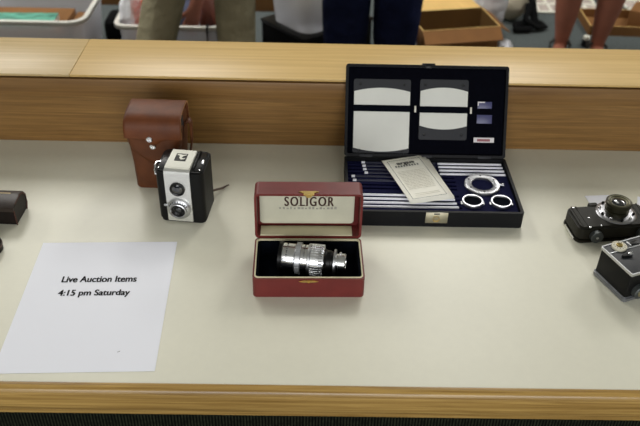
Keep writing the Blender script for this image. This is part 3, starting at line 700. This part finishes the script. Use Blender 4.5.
sl = thing('paper_slip', 'small white paper slip half under the brownish black compact camera', 'paper', (0.5220, 1.1130, T+0.0003), 0.10)
mk('slip', box(new(), -0.0225, 0.0225, -0.033, 0.030, 0, 0.0006), M['paper'], sl)
sl = thing('paper_slip', 'pale blue white paper slip at the right edge beside the compact camera', 'paper', (0.6060, 1.1050, T+0.0003), -0.35)
mk('slip', box(new(), -0.025, 0.025, -0.03, 0.03, 0, 0.0006), M['paper'], sl)

# ---------------------------------------------------------------- brick shaped camera (right, front)
cb = thing('rangefinder_camera', 'black brick shaped camera with chrome trim and cream dial at the right edge', 'camera', (0.4500, 0.9270, T), math.radians(22))
mk('body', box(new(), 0.001, 0.128, -0.071, -0.001, 0.004, 0.0535, 0.003, 3), M['black_leather'], cb)
bm = new(); prism(bm, rrect(-0.0015, 0.1305, -0.0735, 0.0015, 0.006), 0.0, 0.0095, 'xy', 0.002, seg=3)
mk('back_cover', bm, mat('worn_grey_metal', srgb(128, 130, 134), 0.4, 0.7), cb)
bm = shell(new(), rrect(0.0, 0.129, -0.072, 0.0, 0.003), rrect(0.0018, 0.1272, -0.0702, -0.0018, 0.002), 0.0515, 0.0560, 0.0530)
for f in bm.faces: pass
tf = mk('trim_frame', bm, M['satin'], cb)
mk('front_leather', box(new(), 0.002, 0.127, -0.070, -0.002, 0.0530, 0.0548, 0.0004), mat('dark_grey_leatherette', srgb(40, 42, 46), 0.5, bump=(700, 0.5, 0.0006)), cb)
mk('trim_bar', box(new(), 0.002, 0.127, -0.0195, -0.0180, 0.0545, 0.0560, 0.0004), M['satin'], cb)
dl = mk('speed_dial', lathe(new(), [(0, 0.0545), (0.0115, 0.0545), (0.0118, 0.0580), (0.0105, 0.0590), (0.0055, 0.0590), (0, 0.0590)], 'z', (0.0255, -0.0110, 0), 36), M['dial'], cb)
mk('dial_centre', lathe(new(), [(0.0050, 0.0588), (0.0048, 0.0605), (0.0025, 0.0610), (0, 0.0604)], 'z', (0.0255, -0.0110, 0), 24), mat('dial_brass', (0.20, 0.15, 0.05, 1), 0.3, 1.0), dl)
bm = new()
for k in range(12):
    a = k*PI/6; x, y = 0.0255+0.0084*math.cos(a), -0.011+0.0084*math.sin(a); box(bm, x-0.0006, x+0.0006, y-0.0006, y+0.0006, 0.0588, 0.0592)
mk('dial_marks', bm, M['ink'], dl)
lv = mk('cocking_lever', prism(new(), [(0.0125, -0.0340), (0.0270, -0.0385), (0.0320, -0.0350), (0.0310, -0.0300), (0.0260, -0.0285), (0.0130, -0.0310)], 0.0550, 0.0585, 'xy', 0.001), M['black_enamel'], cb)
mk('lever_screw', lathe(new(), [(0.0036, 0.0580), (0.0036, 0.0600), (0.0022, 0.0612), (0, 0.0612)], 'z', (0.0275, -0.0335, 0), 20), M['chrome'], lv)
mk('view_window', box(new(), 0.046, 0.062, -0.0145, -0.0060, 0.0548, 0.0562, 0.0004), M['black_enamel'], cb)
mk('window_frame', box(new(), 0.0440, 0.0462, -0.0155, -0.0050, 0.0548, 0.0566, 0.0004), M['satin'], cb)
lm = mk('lens_barrel', lathe(new(), [(0, 0.054), (0.021, 0.054), (0.022, 0.060), (0.018, 0.062), (0.018, 0.070), (0.012, 0.071), (0, 0.069)], 'z', (0.085, -0.040, 0), 40), M['satin'], cb)
kn = mk('rewind_knob', lathe(new(), [(0, -0.009), (0.0105, -0.009), (0.0118, -0.008), (0.0118, 0.0), (0, 0.0)], 'y', (0.0215, -0.0715, 0.020), 32), M['knob_grey'], cb)
mk('knob_cap', lathe(new(), [(0, -0.0012), (0.0060, -0.0010), (0.0065, 0.0002)], 'y', (0.0215, -0.0805, 0.020), 24), mat('worn_brass_cap', srgb(150, 142, 110), 0.4, 0.7), kn)

# ---------------------------------------------------------------- things at the left edge
lb = thing('leather_case', 'low dark brown flap leather case at the left edge of the counter', 'case', (-0.5480, 1.0300, T), -0.03)
pts = [(0, 0), (0.046, 0), (0.052, 0.012), (0.052, 0.026), (0.044, 0.036), (0.030, 0.040), (0.008, 0.0375), (0.001, 0.034)]
mk('body', prism(new(), pts, -0.060, 0.0600, 'yz', 0.0015), M['brown_dark'], lb)
pts2 = [(-0.0015, 0.027), (-0.0015, 0.035), (0.008, 0.0395), (0.030, 0.042), (0.046, 0.0375), (0.0545, 0.027), (0.0545, 0.010), (0.0525, 0.010), (0.052, 0.026), (0.044, 0.036), (0.030, 0.040), (0.008, 0.0378), (0.001, 0.0345), (0.0005, 0.027)]
fl2 = mk('flap', prism(new(), pts2, -0.0605, 0.0605, 'yz', 0.0004), mat('flap_leather', srgb(42, 32, 27), 0.38, noise=(60, 0.2), bump=(300, 0.4, 0.0006)), lb)
mk('edge_piping', tube(new(), [(0.0605, p[0], p[1]) for p in pts[1:-1]], 0.0012, 6), M['brown_trim'], lb)
mk('edge_piping', tube(new(), [(0.0605, -0.0008, 0.001), (0.0605, -0.0012, 0.03)], 0.0010, 6), M['brown_trim'], lb)
mk('clasp_highlight', box(new(), 0.018, 0.046, 0.030, 0.0335, 0.0408, 0.0424, 0.0006, rot=(0.02, 0, 0)), mat('pale_highlight', srgb(168, 150, 116), 0.7), fl2)  # pale bar standing in for the highlight on the clasp
rc = thing('lens_cap_case', 'small round dark brown leather case cut off by the left edge above the notice', 'case', (-0.5100, 0.9600, T))
mk('body', lathe(new(), [(0, 0), (0.0185, 0), (0.0200, 0.002), (0.0200, 0.016), (0.0180, 0.0185), (0, 0.0195)], 'z', (0, 0, 0), 36), M['brown_dark'], rc)
mk('rim', lathe(new(), [(0.0200, 0.010), (0.0208, 0.0105), (0.0208, 0.0125), (0.0200, 0.013)], 'z', (0, 0, 0), 36), M['brown_trim'], rc)

# ---------------------------------------------------------------- behind the counter: tubs
def tub(label, cx, cy_, hx, hy, h, r, rz=0, lipw=0.016, z0=0):
    t = thing('storage_tub', label, 'storage tub', (cx, cy_, z0), rz)
    bm = shell(new(), rrect(-hx, hx, -hy, hy, r), rrect(-hx+0.004, hx-0.004, -hy+0.004, hy-0.004, r), 0, h, 0.005, taper=0.90)
    mk('tub_body', bm, M['tubplastic'], t)
    bm = shell(new(), rrect(-hx-lipw, hx+lipw, -hy-lipw, hy+lipw, r+0.01), rrect(-hx+0.002, hx-0.002, -hy+0.002, hy-0.002, r), h-0.012, h+0.004, h-0.011)
    # a rolled lip: keep only a ring by dropping the centre faces
    bmesh.ops.delete(bm, geom=[f for f in bm.faces if len(f.verts) > 4], context='FACES')
    o = mk('rolled_rim', bm, mat('tub_rim_plastic', srgb(224, 222, 214), 0.3), t); s = o.modifiers.new('s', 'SOLIDIFY'); s.thickness = 0.002
    return t
tub('large clear plastic tub at the far left, holding a teal printed pad', -1.205, 3.165, 0.27, 0.205, 0.30, 0.06)
tub('clear tub between the khaki trouser legs, with a white bag bulging out', -0.600, 3.215, 0.212, 0.180, 0.258, 0.04)
tub('rounded clear tub on a black crate, half hidden behind the navy jeans', 0.020, 3.300, 0.140, 0.190, 0.20, 0.07, math.radians(-49), z0=0.201)
b_ = thing('crate', 'black crate on the carpet carrying a rounded clear tub behind the navy jeans', 'crate', (0.020, 3.300, 0), math.radians(-49))
mk('crate_body', box(new(), -0.150, 0.150, -0.20, 0.20, 0, 0.195, 0.006), M['blackcloth'], b_)
mk('crate_rim', box(new(), -0.153, 0.153, -0.203, 0.203, 0.185, 0.2005, 0.003), M['black_plastic'], b_)

# contents of tub one
b_ = thing('printed_pad', 'teal and white printed pad lying in the large clear tub', 'pad', (-1.235, 3.100, 0.2275), 0.03)
mk('pages', box(new(), -0.15, 0.15, -0.06, 0.06, 0.0, 0.022), M['whiteprint'], b_); mk('cover', box(new(), -0.15, 0.15, -0.061, 0.061, 0.022, 0.026, 0.001), M['tealprint'], b_)
b_ = thing('carton', 'brown carton in the large clear tub beneath the teal pad', 'carton', (-1.225, 3.155, 0.007), 0)
mk('carton_body', box(new(), -0.175, 0.175, -0.13, 0.13, 0, 0.2203, 0.002), M['cardboard'], b_)
b_ = thing('carton', 'brown carton standing at the right end inside the large clear tub', 'carton', (-1.015, 3.215, 0.007), 0)
mk('carton_body', box(new(), -0.030, 0.030, -0.08, 0.08, 0, 0.20, 0.002), M['cardboard'], b_)

# contents of tub two
def blob(name, m, parent, c, s, seed, amp=0.12, sub=3):
    bm = new(); bmesh.ops.create_icosphere(bm, subdivisions=sub, radius=1); rnd = random.Random(seed)
    ph = [rnd.uniform(0, 6) for _ in range(6)]
    for v in bm.verts:
        k = 1+amp*(math.sin(5*v.co.x+ph[0])*math.sin(4*v.co.y+ph[1])+0.7*math.sin(9*v.co.z+ph[2]+3*v.co.x)+0.4*math.sin(14*v.co.y+ph[3]))
        v.co = Vector((v.co.x*s[0]*k+c[0], v.co.y*s[1]*k+c[1], max(-s[2]*0.98, v.co.z*s[2]*k)+c[2]))
    return mk(name, bm, m, parent)
b_ = thing('plastic_bag', 'crumpled white plastic bag bulging over the left rim of the clear tub', 'plastic bag', (-0.772, 3.155, 0.008))
blob('film', M['whitebag'], b_, (0, 0, 0.195), (0.055, 0.085, 0.19), 2)
b_ = thing('folder', 'orange red folder standing upright in the clear tub beside the white bag', 'folder', (-0.690, 3.12, 0.008), 0)
mk('folder_cover', box(new(), -0.016, 0.016, -0.07, 0.07, 0, 0.35, 0.002), M['orange'], b_)
b_ = thing('folder', 'green folder standing in the clear tub next to the orange red one', 'folder', (-0.648, 3.14, 0.008), 0)
mk('folder_cover', box(new(), -0.012, 0.012, -0.07, 0.07, 0, 0.40, 0.002), M['green'], b_)
b_ = thing('cloth_bundle', 'blue grey cloth bundle in the clear tub between the khaki legs', 'cloth', (-0.565, 3.29, 0.008))
blob('cloth', M['bluegrey'], b_, (0, 0, 0.15), (0.055, 0.07, 0.15), 5)
b_ = thing('camera_bag', 'red brown leather bag in the clear tub right of the reaching arm', 'bag', (-0.448, 3.25, 0.008))
blob('bag_body', M['redbrown'], b_, (0, 0, 0.165), (0.05, 0.09, 0.165), 6, 0.06)
b_ = thing('tub_strap', 'thin black strap hanging over the near rim of the clear tub', 'strap', (-0.4350, 3.0150, 0))
mk('webbing', tube(new(), [(0.0, 0.045, 0.20), (0.0, 0.035, 0.262), (0, 0.005, 0.270), (0, -0.0085, 0.262), (0, -0.0085, 0.10)], 0.005, 6), M['blackcloth'], b_)
b_ = thing('cloth_bundle', 'grey beige cloth bundle inside the rounded clear tub', 'cloth', (0.020, 3.300, 0.207), math.radians(-49))
blob('cloth', M['greybag'], b_, (0, 0, 0.08), (0.095, 0.14, 0.08), 9, 0.06)

# dark bag between the tubs, boxes further back
b_ = thing('duffel_bag', 'black cloth bag on the carpet between the two clear tubs', 'bag', (-0.905, 3.50, 0), 0)
mk('bag_body', box(new(), -0.075, 0.085, -0.08, 0.08, 0, 0.115, 0.03, 4), M['blackcloth'], b_)
b_ = thing('carton', 'brown carton on the carpet far behind the gap between the tubs', 'carton', (-1.02, 4.05, 0))
mk('carton_body', box(new(), -0.20, 0.20, -0.15, 0.15, 0, 0.28, 0.003), M['cardboard'], b_); mk('tape', box(new(), -0.2, 0.2, -0.02, 0.02, 0.28, 0.281), M['cardboard_pale'], b_)
b_ = thing('carton', 'brown carton on the carpet behind the right khaki leg', 'carton', (-0.25, 4.00, 0))
mk('carton_body', box(new(), -0.17, 0.15, -0.15, 0.15, 0, 0.28, 0.003), M['cardboard'], b_); mk('tape', box(new(), -0.17, 0.15, -0.02, 0.02, 0.28, 0.281), M['cardboard_pale'], b_)

# ---------------------------------------------------------------- open cardboard box right of the jeans
bx = thing('cardboard_box', 'open cardboard box with a pale raised flap right of the navy jeans', 'cardboard box', (0.650, 3.405, 0), 0.20)
bm = shell(new(), [(-0.185, -0.115), (0.185, -0.115), (0.185, 0.115), (-0.185, 0.115)], [(-0.180, -0.110), (0.180, -0.110), (0.180, 0.110), (-0.180, 0.110)], 0, 0.165, 0.006, mi_in=1, mi_rim=2)
mk('box_walls', bm, [M['cardboard'], M['cardboard_in'], M['cardboard_pale']], bx, smooth=False)
def quad_flap(name, m, c0, c1, c2, c3, scallop=0):
    bm = new(); n = 16; A = []; 
    for k in range(n+1):
        u = k/n; p = Vector(c0).lerp(Vector(c1), u); q = Vector(c3).lerp(Vector(c2), u)
        if scallop: p = p + Vector((0, 0, -scallop*abs(math.sin(u*PI*4))))
        A.append((bm.verts.new(p), bm.verts.new(q)))
    for a, b2 in zip(A, A[1:]): bm.faces.new((a[0], b2[0], b2[1], a[1]))
    o = mk(name, bm, m, bx, smooth=False); s = o.modifiers.new('s', 'SOLIDIFY'); s.thickness = 0.004; return o
quad_flap('rear_flap', M['cardboard_pale'], (-0.185, 0.118, 0.160), (0.185, 0.118, 0.160), (0.120, 0.235, 0.205), (-0.185, 0.235, 0.205), 0.006)
quad_flap('front_flap', M['cardboard'], (-0.185, -0.118, 0.163), (0.185, -0.118, 0.163), (0.185, -0.165, 0.120), (-0.185, -0.165, 0.120))
quad_flap('side_flap', M['cardboard'], (0.188, -0.115, 0.163), (0.188, 0.115, 0.163), (0.235, 0.115, 0.135), (0.235, -0.115, 0.135))

b_ = thing('plastic_bag', 'white and blue plastic bag on the right rear corner of the open cardboard box', 'plastic bag', (0.862, 3.630, 0))
blob('film', M['whitebag'], b_, (0, 0, 0.16), (0.080, 0.062, 0.16), 12, 0.10)
b_ = thing('plastic_bag', 'small white plastic bag at the near right corner of the cardboard box', 'plastic bag', (0.895, 3.355, 0))
blob('film', M['whitebag'], b_, (0, 0, 0.045), (0.035, 0.045, 0.045), 14)
b_ = thing('plastic_bag', 'narrow white plastic bag standing between navy jeans and cardboard box', 'plastic bag', (0.443, 3.285, 0))
blob('film', M['whitebag'], b_, (0, 0, 0.10), (0.026, 0.055, 0.10), 15, 0.08)
b_ = thing('shoulder_bag', 'grey beige shoulder bag with black straps on the carpet', 'bag', (1.020, 3.840, 0), 0.25)
blob('bag_body', M['greybag'], b_, (-0.01, 0.01, 0.10), (0.10, 0.12, 0.10), 21, 0.05)
bm = tube(new(), [(0.045, -0.11, 0.15), (0.050, -0.15, 0.08), (0.05, -0.18, 0.03), (0.0, -0.20, 0.02), (-0.06, -0.19, 0.02), (-0.05, -0.16, 0.03), (0.03, -0.165, 0.04)], 0.022, 8, flat=0.6)
tube(bm, [(0.03, -0.13, 0.12), (0.0, -0.17, 0.06), (0.05, -0.20, 0.025), (0.10, -0.19, 0.02), (0.10, -0.14, 0.02), (0.07, -0.13, 0.03)], 0.020, 8, flat=0.6)
mk('straps', bm, M['blackcloth'], b_)

# divided white trays on the carpet
def tray(label, cx, cy_, hx, hy, rz, nx, ny):
    t = thing('divided_tray', label, 'tray', (cx, cy_, 0), rz)
    mk('tray_base', box(new(), -hx, hx, -hy, hy, 0, 0.006), M['pinkgrey'], t)
    bm = new()
    for i in range(nx+1): x = -hx+2*hx*i/nx; box(bm, x-0.008, x+0.008, -hy, hy, 0.004, 0.012, 0.002)
    for j in range(ny+1): y = -hy+2*hy*j/ny; box(bm, -hx-0.008, hx+0.008, y-0.010, y+0.010, 0.004, 0.012, 0.002)
    mk('tray_ribs', bm, M['whiteprint'], t)
    return t
tray('white divided tray on the carpet behind the bare left leg', 1.325, 4.075, 0.195, 0.17, 0.0, 6, 3)
tray('white divided tray on the carpet beyond the cardboard tray, at the right edge', 1.88, 4.05, 0.20, 0.16, 0.1, 5, 3)
tbm = thing('rod_stick', 'thin dark stick lying across the white divided tray on the carpet', 'stick', (1.56, 4.08, 0.0175), 0)
mk('shaft', tube(new(), [(-0.06, 0.16, 0), (0.02, -0.14, 0)], 0.005, 8), M['gunmetal'], tbm)

# shallow cardboard tray at right
bx2 = thing('cardboard_tray', 'shallow brown cardboard tray on the carpet at the right edge', 'cardboard box', (1.60, 3.74, 0), -0.03)
bm = shell(new(), [(-0.22, -0.115), (0.22, -0.115), (0.22, 0.115), (-0.22, 0.115)], [(-0.215, -0.110), (0.215, -0.110), (0.215, 0.110), (-0.215, 0.110)], 0, 0.050, 0.005, mi_rim=1)
mk('tray_walls', bm, [M['cardboard'], M['cardboard_pale']], bx2, smooth=False)
mk('inner_box', box(new(), 0.02, 0.19, -0.06, 0.09, 0.006, 0.095, 0.002, rot=(0, 0, -0.5)), M['cardboard'], bx2)

bt = thing('small_container', 'small black container with a white top just behind the right bare leg', 'container', (1.322, 3.500, 0))
mk('container_body', lathe(new(), [(0, 0), (0.017, 0), (0.019, 0.003), (0.019, 0.034), (0.016, 0.037), (0, 0.037)], 'z', (0, 0, 0), 24), M['black_plastic'], bt)
mk('white_top', lathe(new(), [(0, 0.037), (0.016, 0.037), (0.016, 0.050), (0.013, 0.053), (0, 0.053)], 'z', (0, 0, 0), 24), M['hoodwhite'], bt)

# ---------------------------------------------------------------- people
# bmesh trick to make sure the skin layer exists
def skin_safe(name, pts, edges, m, parent=None, root=0, sub=2):
    bm = bmesh.new(); lay = bm.verts.layers.skin.verify(); vs = [bm.verts.new(p[:3]) for p in pts]
    for a, b in edges: bm.edges.new((vs[a], vs[b]))
    for i, v in enumerate(vs):
        r = pts[i][3]; v[lay].radius = (r, r); v[lay].use_root = (i == root)
    me = bpy.data.meshes.new(name); bm.to_mesh(me); bm.free(); me.materials.append(m)
    o = bpy.data.objects.new(name, me); col.objects.link(o)
    mo = o.modifiers.new('skin', 'SKIN'); mo.use_smooth_shade = True
    su = o.modifiers.new('sub', 'SUBSURF'); su.levels = sub; su.render_levels = sub
    bpy.context.view_layer.update()
    dg = bpy.context.evaluated_depsgraph_get(); m2 = bpy.data.meshes.new_from_object(o.evaluated_get(dg))
    o.modifiers.clear(); o.data = m2
    for p in m2.polygons: p.use_smooth = True; p.material_index = 0
    if not m2.materials: m2.materials.append(m)
    if parent: o.parent = parent
    return o

def person(label, pelvis, chest, neck, head, legs, arms, face, trouser, shirt, bare=False, shoe='shoe', tr=0.085, calf=0.058):
    """legs: [(hip, knee, ankle, toe)], arms: [(shoulder, elbow, wrist, handtip)]; world coordinates"""
    base = Vector((pelvis[0], pelvis[1], 0))
    L = lambda p: tuple(Vector(p)-base)
    t = thing('person', label, 'person', tuple(base))
    pts = [(*L(pelvis), 0.125)]; ed = []
    def add(p, r, par): pts.append((*p, r)); ed.append((par, len(pts)-1)); return len(pts)-1
    pv, ch, nk, hd = (Vector(L(q)) for q in (pelvis, chest, neck, head))
    a = add(pv.lerp(ch, 0.5), 0.12, 0); c = add(ch, 0.13, a); n_ = add(nk, 0.058, c)
    h0 = add(nk.lerp(hd, 0.45), 0.062, n_); h1 = add(hd, 0.088, h0); add(hd+(hd-nk).normalized()*0.07, 0.060, h1)
    add(hd+Vector(face)*0.10-(hd-nk).normalized()*0.01, 0.014, h1)      # nose
    for hip, knee, ankle, toe in legs:
        hp, k_, an, to = (Vector(L(q)) for q in (hip, knee, ankle, toe))
        i = add(hp, 0.088, 0); i = add(hp.lerp(k_, 0.5), 0.076, i); i = add(k_, 0.056, i)
        i = add(k_.lerp(an, 0.32), calf, i); i = add(k_.lerp(an, 0.7), calf*0.74, i); i = add(an, 0.034, i)
        hl = add(Vector((an.x, an.y, 0.035)), 0.033, i)
        m_ = an.lerp(to, 0.55); i = add(Vector((m_.x, m_.y, 0.033)), 0.032, hl); add(to, 0.020, i)
    for sh, el, wr, tip in arms:
        s_, e_, w_, ti = (Vector(L(q)) for q in (sh, el, wr, tip))
        i = add(s_, 0.058, c); i = add(s_.lerp(e_, 0.5), 0.046, i); i = add(e_, 0.039, i); i = add(e_.lerp(w_, 0.35), 0.038, i); i = add(w_, 0.026, i)
        d = (ti-w_); dn = d.normalized(); side = dn.cross(Vector((0.3, 1, 0.2))).normalized()
        palm = add(w_+d*0.35, 0.030, i)
        for k, (off, ln_) in enumerate(((-0.024, 0.85), (-0.008, 1.0), (0.008, 0.95), (0.024, 0.78))):
            j = add(w_+d*0.55+side*off, 0.0095, palm); bend = dn.cross(side)*0.018
            j = add(w_+d*(0.55+0.25*ln_)+side*off*1.2+bend*0.4, 0.0085, j); add(w_+d*(0.55+0.45*ln_)+side*off*1.2+bend, 0.0075, j)
        j = add(w_+d*0.30+side*-0.034, 0.011, palm); add(w_+d*0.58+side*-0.055, 0.009, j)
    skin_safe('body', pts, ed, M['skin'], t)
    # clothes follow the same chains, a little larger
    tp = [(*pv, 0.150)]; te = []
    for hip, knee, ankle, toe in legs:
        hp, k_, an = (Vector(L(q)) for q in (hip, knee, ankle))
        end = k_.lerp(an, 0.93) if not bare else hp.lerp(k_, 0.80)
        ch_ = [(hp, 0.118), (hp.lerp(k_, 0.55), 0.105)] + ([(end, 0.098)] if bare else [(k_, tr*1.06), (k_.lerp(an, 0.45), tr*1.0), (end, tr*0.92)])
        par = 0
        for p, r in ch_: tp.append((*p, r)); te.append((par, len(tp)-1)); par = len(tp)-1
    skin_safe('shorts' if bare else 'trousers', tp, te, trouser, t)
    sp_ = [(*pv.lerp(ch, 0.12), 0.142), (*pv.lerp(ch, 0.55), 0.140), (*ch, 0.150), (*ch.lerp(nk, 0.72), 0.085)]; se = [(0, 1), (1, 2), (2, 3)]
    for sh, el, wr, tip in arms:
        s_, e_ = Vector(L(sh)), Vector(L(el)); sp_.append((*s_, 0.074)); se.append((2, len(sp_)-1)); sp_.append((*s_.lerp(e_, 0.62), 0.062)); se.append((len(sp_)-2, len(sp_)-1))
    skin_safe('shirt', sp_, se, shirt, t)
    ax = (hd-nk).normalized(); bk = -Vector(face)
    skin_safe('hair', [(*(hd+ax*0.085+bk*0.01), 0.080), (*(hd+ax*0.03+bk*0.045), 0.082), (*(hd-ax*0.03+bk*0.055), 0.055)], [(0, 1), (1, 2)], M['hair'], t)
    up = ax; sd = Vector(face).cross(up).normalized()
    for s in (-1, 1):
        bm = new(); bmesh.ops.create_uvsphere(bm, u_segments=12, v_segments=8, radius=0.012)
        mk('eye', bm, M['eye'], t, tuple(hd+Vector(face)*0.080+sd*s*0.030+up*0.012))
        bm = new(); bmesh.ops.create_uvsphere(bm, u_segments=12, v_segments=8, radius=0.02)
        for v in bm.verts: v.co.z *= 1.5
        mk('ear', bm, M['skin'], t, tuple(hd+sd*s*0.088-up*0.005))
    mk('mouth', box(new(), -0.02, 0.02, -0.004, 0.004, -0.004, 0.004, 0.002), M['redbrown'], t, tuple(hd+Vector(face)*0.083-up*0.045), (0, 0, math.atan2(sd.y, sd.x)))
    for hip, knee, ankle, toe in legs:
        an, to = Vector(L(ankle)), Vector(L(toe)); d = Vector((to.x-an.x, to.y-an.y, 0)).normalized(); a_ = math.atan2(d.y, d.x)
        c0 = Vector((an.x, an.y, 0))
        if shoe == 'shoe':
            p_ = [(*(c0-d*0.045+Vector((0, 0, 0.036))), 0.038), (*(c0+d*0.02+Vector((0, 0, 0.048))), 0.044), (*(c0+d*0.12+Vector((0, 0, 0.036))), 0.042), (*(c0+d*0.20+Vector((0, 0, 0.028))), 0.032)]
            skin_safe('shoe', p_, [(0, 1), (1, 2), (2, 3)], M['shoe'], t, 1)
        else:
            pts_ = [(-0.055, -0.03), (-0.04, -0.037), (0.06, -0.038), (0.14, -0.050), (0.19, -0.042), (0.215, -0.01), (0.20, 0.03), (0.15, 0.045), (0.05, 0.036), (-0.04, 0.036), (-0.055, 0.03)]
            bm = prism(new(), pts_, -0.0, 0.014, 'xy', 0.003)
            so = mk('sandal_sole', bm, M['sandal'], t, tuple(c0), (0, 0, a_))
            for x0, hgt in ((0.135, 0.055), (0.01, 0.082)):
                bm = new(); tube(bm, [(x0, -0.046, 0.01), (x0, -0.044, hgt*0.7), (x0, -0.015, hgt), (x0, 0.015, hgt), (x0, 0.042, hgt*0.7), (x0, 0.044, 0.01)], 0.010, 8, flat=0.4)
                mk('sandal_strap', bm, M['shoe'], so)
            bm = new(); tube(bm, [(0.0, -0.045, 0.05), (-0.045, -0.03, 0.055), (-0.06, 0, 0.055), (-0.045, 0.03, 0.055), (0.0, 0.045, 0.05)], 0.008, 8, flat=0.5)
            mk('sandal_strap', bm, M['shoe'], so)
    return t

person('person in khaki trousers bending over the clear tub with one arm reaching in',
       (-0.45, 2.72, 0.90), (-0.44, 3.10, 0.93), (-0.44, 3.27, 0.93), (-0.44, 3.42, 0.90),
       [((-0.545, 2.76, 0.86), (-0.558, 2.92, 0.50), (-0.668, 2.84, 0.09), (-0.70, 3.02, 0.03)),
        ((-0.355, 2.76, 0.86), (-0.305, 2.92, 0.50), (-0.298, 2.84, 0.09), (-0.28, 3.02, 0.03))],
       [((-0.60, 3.12, 0.90), (-0.435, 3.19, 0.55), (-0.500, 3.155, 0.29), (-0.535, 3.15, 0.175)),
        ((-0.28, 3.12, 0.90), (-0.20, 3.02, 0.66), (-0.285, 2.98, 0.56), (-0.31, 2.99, 0.47))],
       (0, 0.45, -0.89), M['khaki'], M['shirt_blue'], tr=0.083)
person('person in dark navy jeans standing between the clear tub and cardboard box',
       (0.235, 2.98, 0.93), (0.235, 2.99, 1.30), (0.235, 2.99, 1.47), (0.235, 2.97, 1.60),
       [((0.14, 2.98, 0.88), (0.133, 2.97, 0.49), (0.135, 3.02, 0.09), (0.10, 2.85, 0.03)),
        ((0.33, 2.98, 0.88), (0.340, 2.97, 0.49), (0.342, 3.02, 0.09), (0.38, 2.85, 0.03))],
       [((0.05, 2.99, 1.38), (-0.03, 3.00, 1.08), (-0.02, 2.93, 0.84), (-0.01, 2.91, 0.74)),
        ((0.42, 2.99, 1.38), (0.50, 3.00, 1.08), (0.49, 2.93, 0.84), (0.48, 2.91, 0.74))],
       (0, -1, 0), M['navyjean'], M['shirt_grey'], tr=0.104)
person('person with bare legs in dark strapped sandals standing on the carpet at the right',
       (1.255, 3.40, 0.90), (1.255, 3.41, 1.27), (1.255, 3.40, 1.44), (1.255, 3.38, 1.57),
       [((1.165, 3.40, 0.86), (1.150, 3.38, 0.47), (1.170, 3.405, 0.08), (1.115, 3.27, 0.022)),
        ((1.345, 3.40, 0.86), (1.358, 3.38, 0.47), (1.336, 3.385, 0.08), (1.325, 3.24, 0.022))],
       [((1.075, 3.41, 1.35), (1.00, 3.42, 1.05), (1.01, 3.36, 0.82), (1.02, 3.34, 0.72)),
        ((1.435, 3.41, 1.35), (1.51, 3.42, 1.05), (1.50, 3.36, 0.82), (1.49, 3.34, 0.72))],
       (0, -1, 0), M['shorts'], M['shirt_grey'], bare=True, shoe='sandal', calf=0.074)
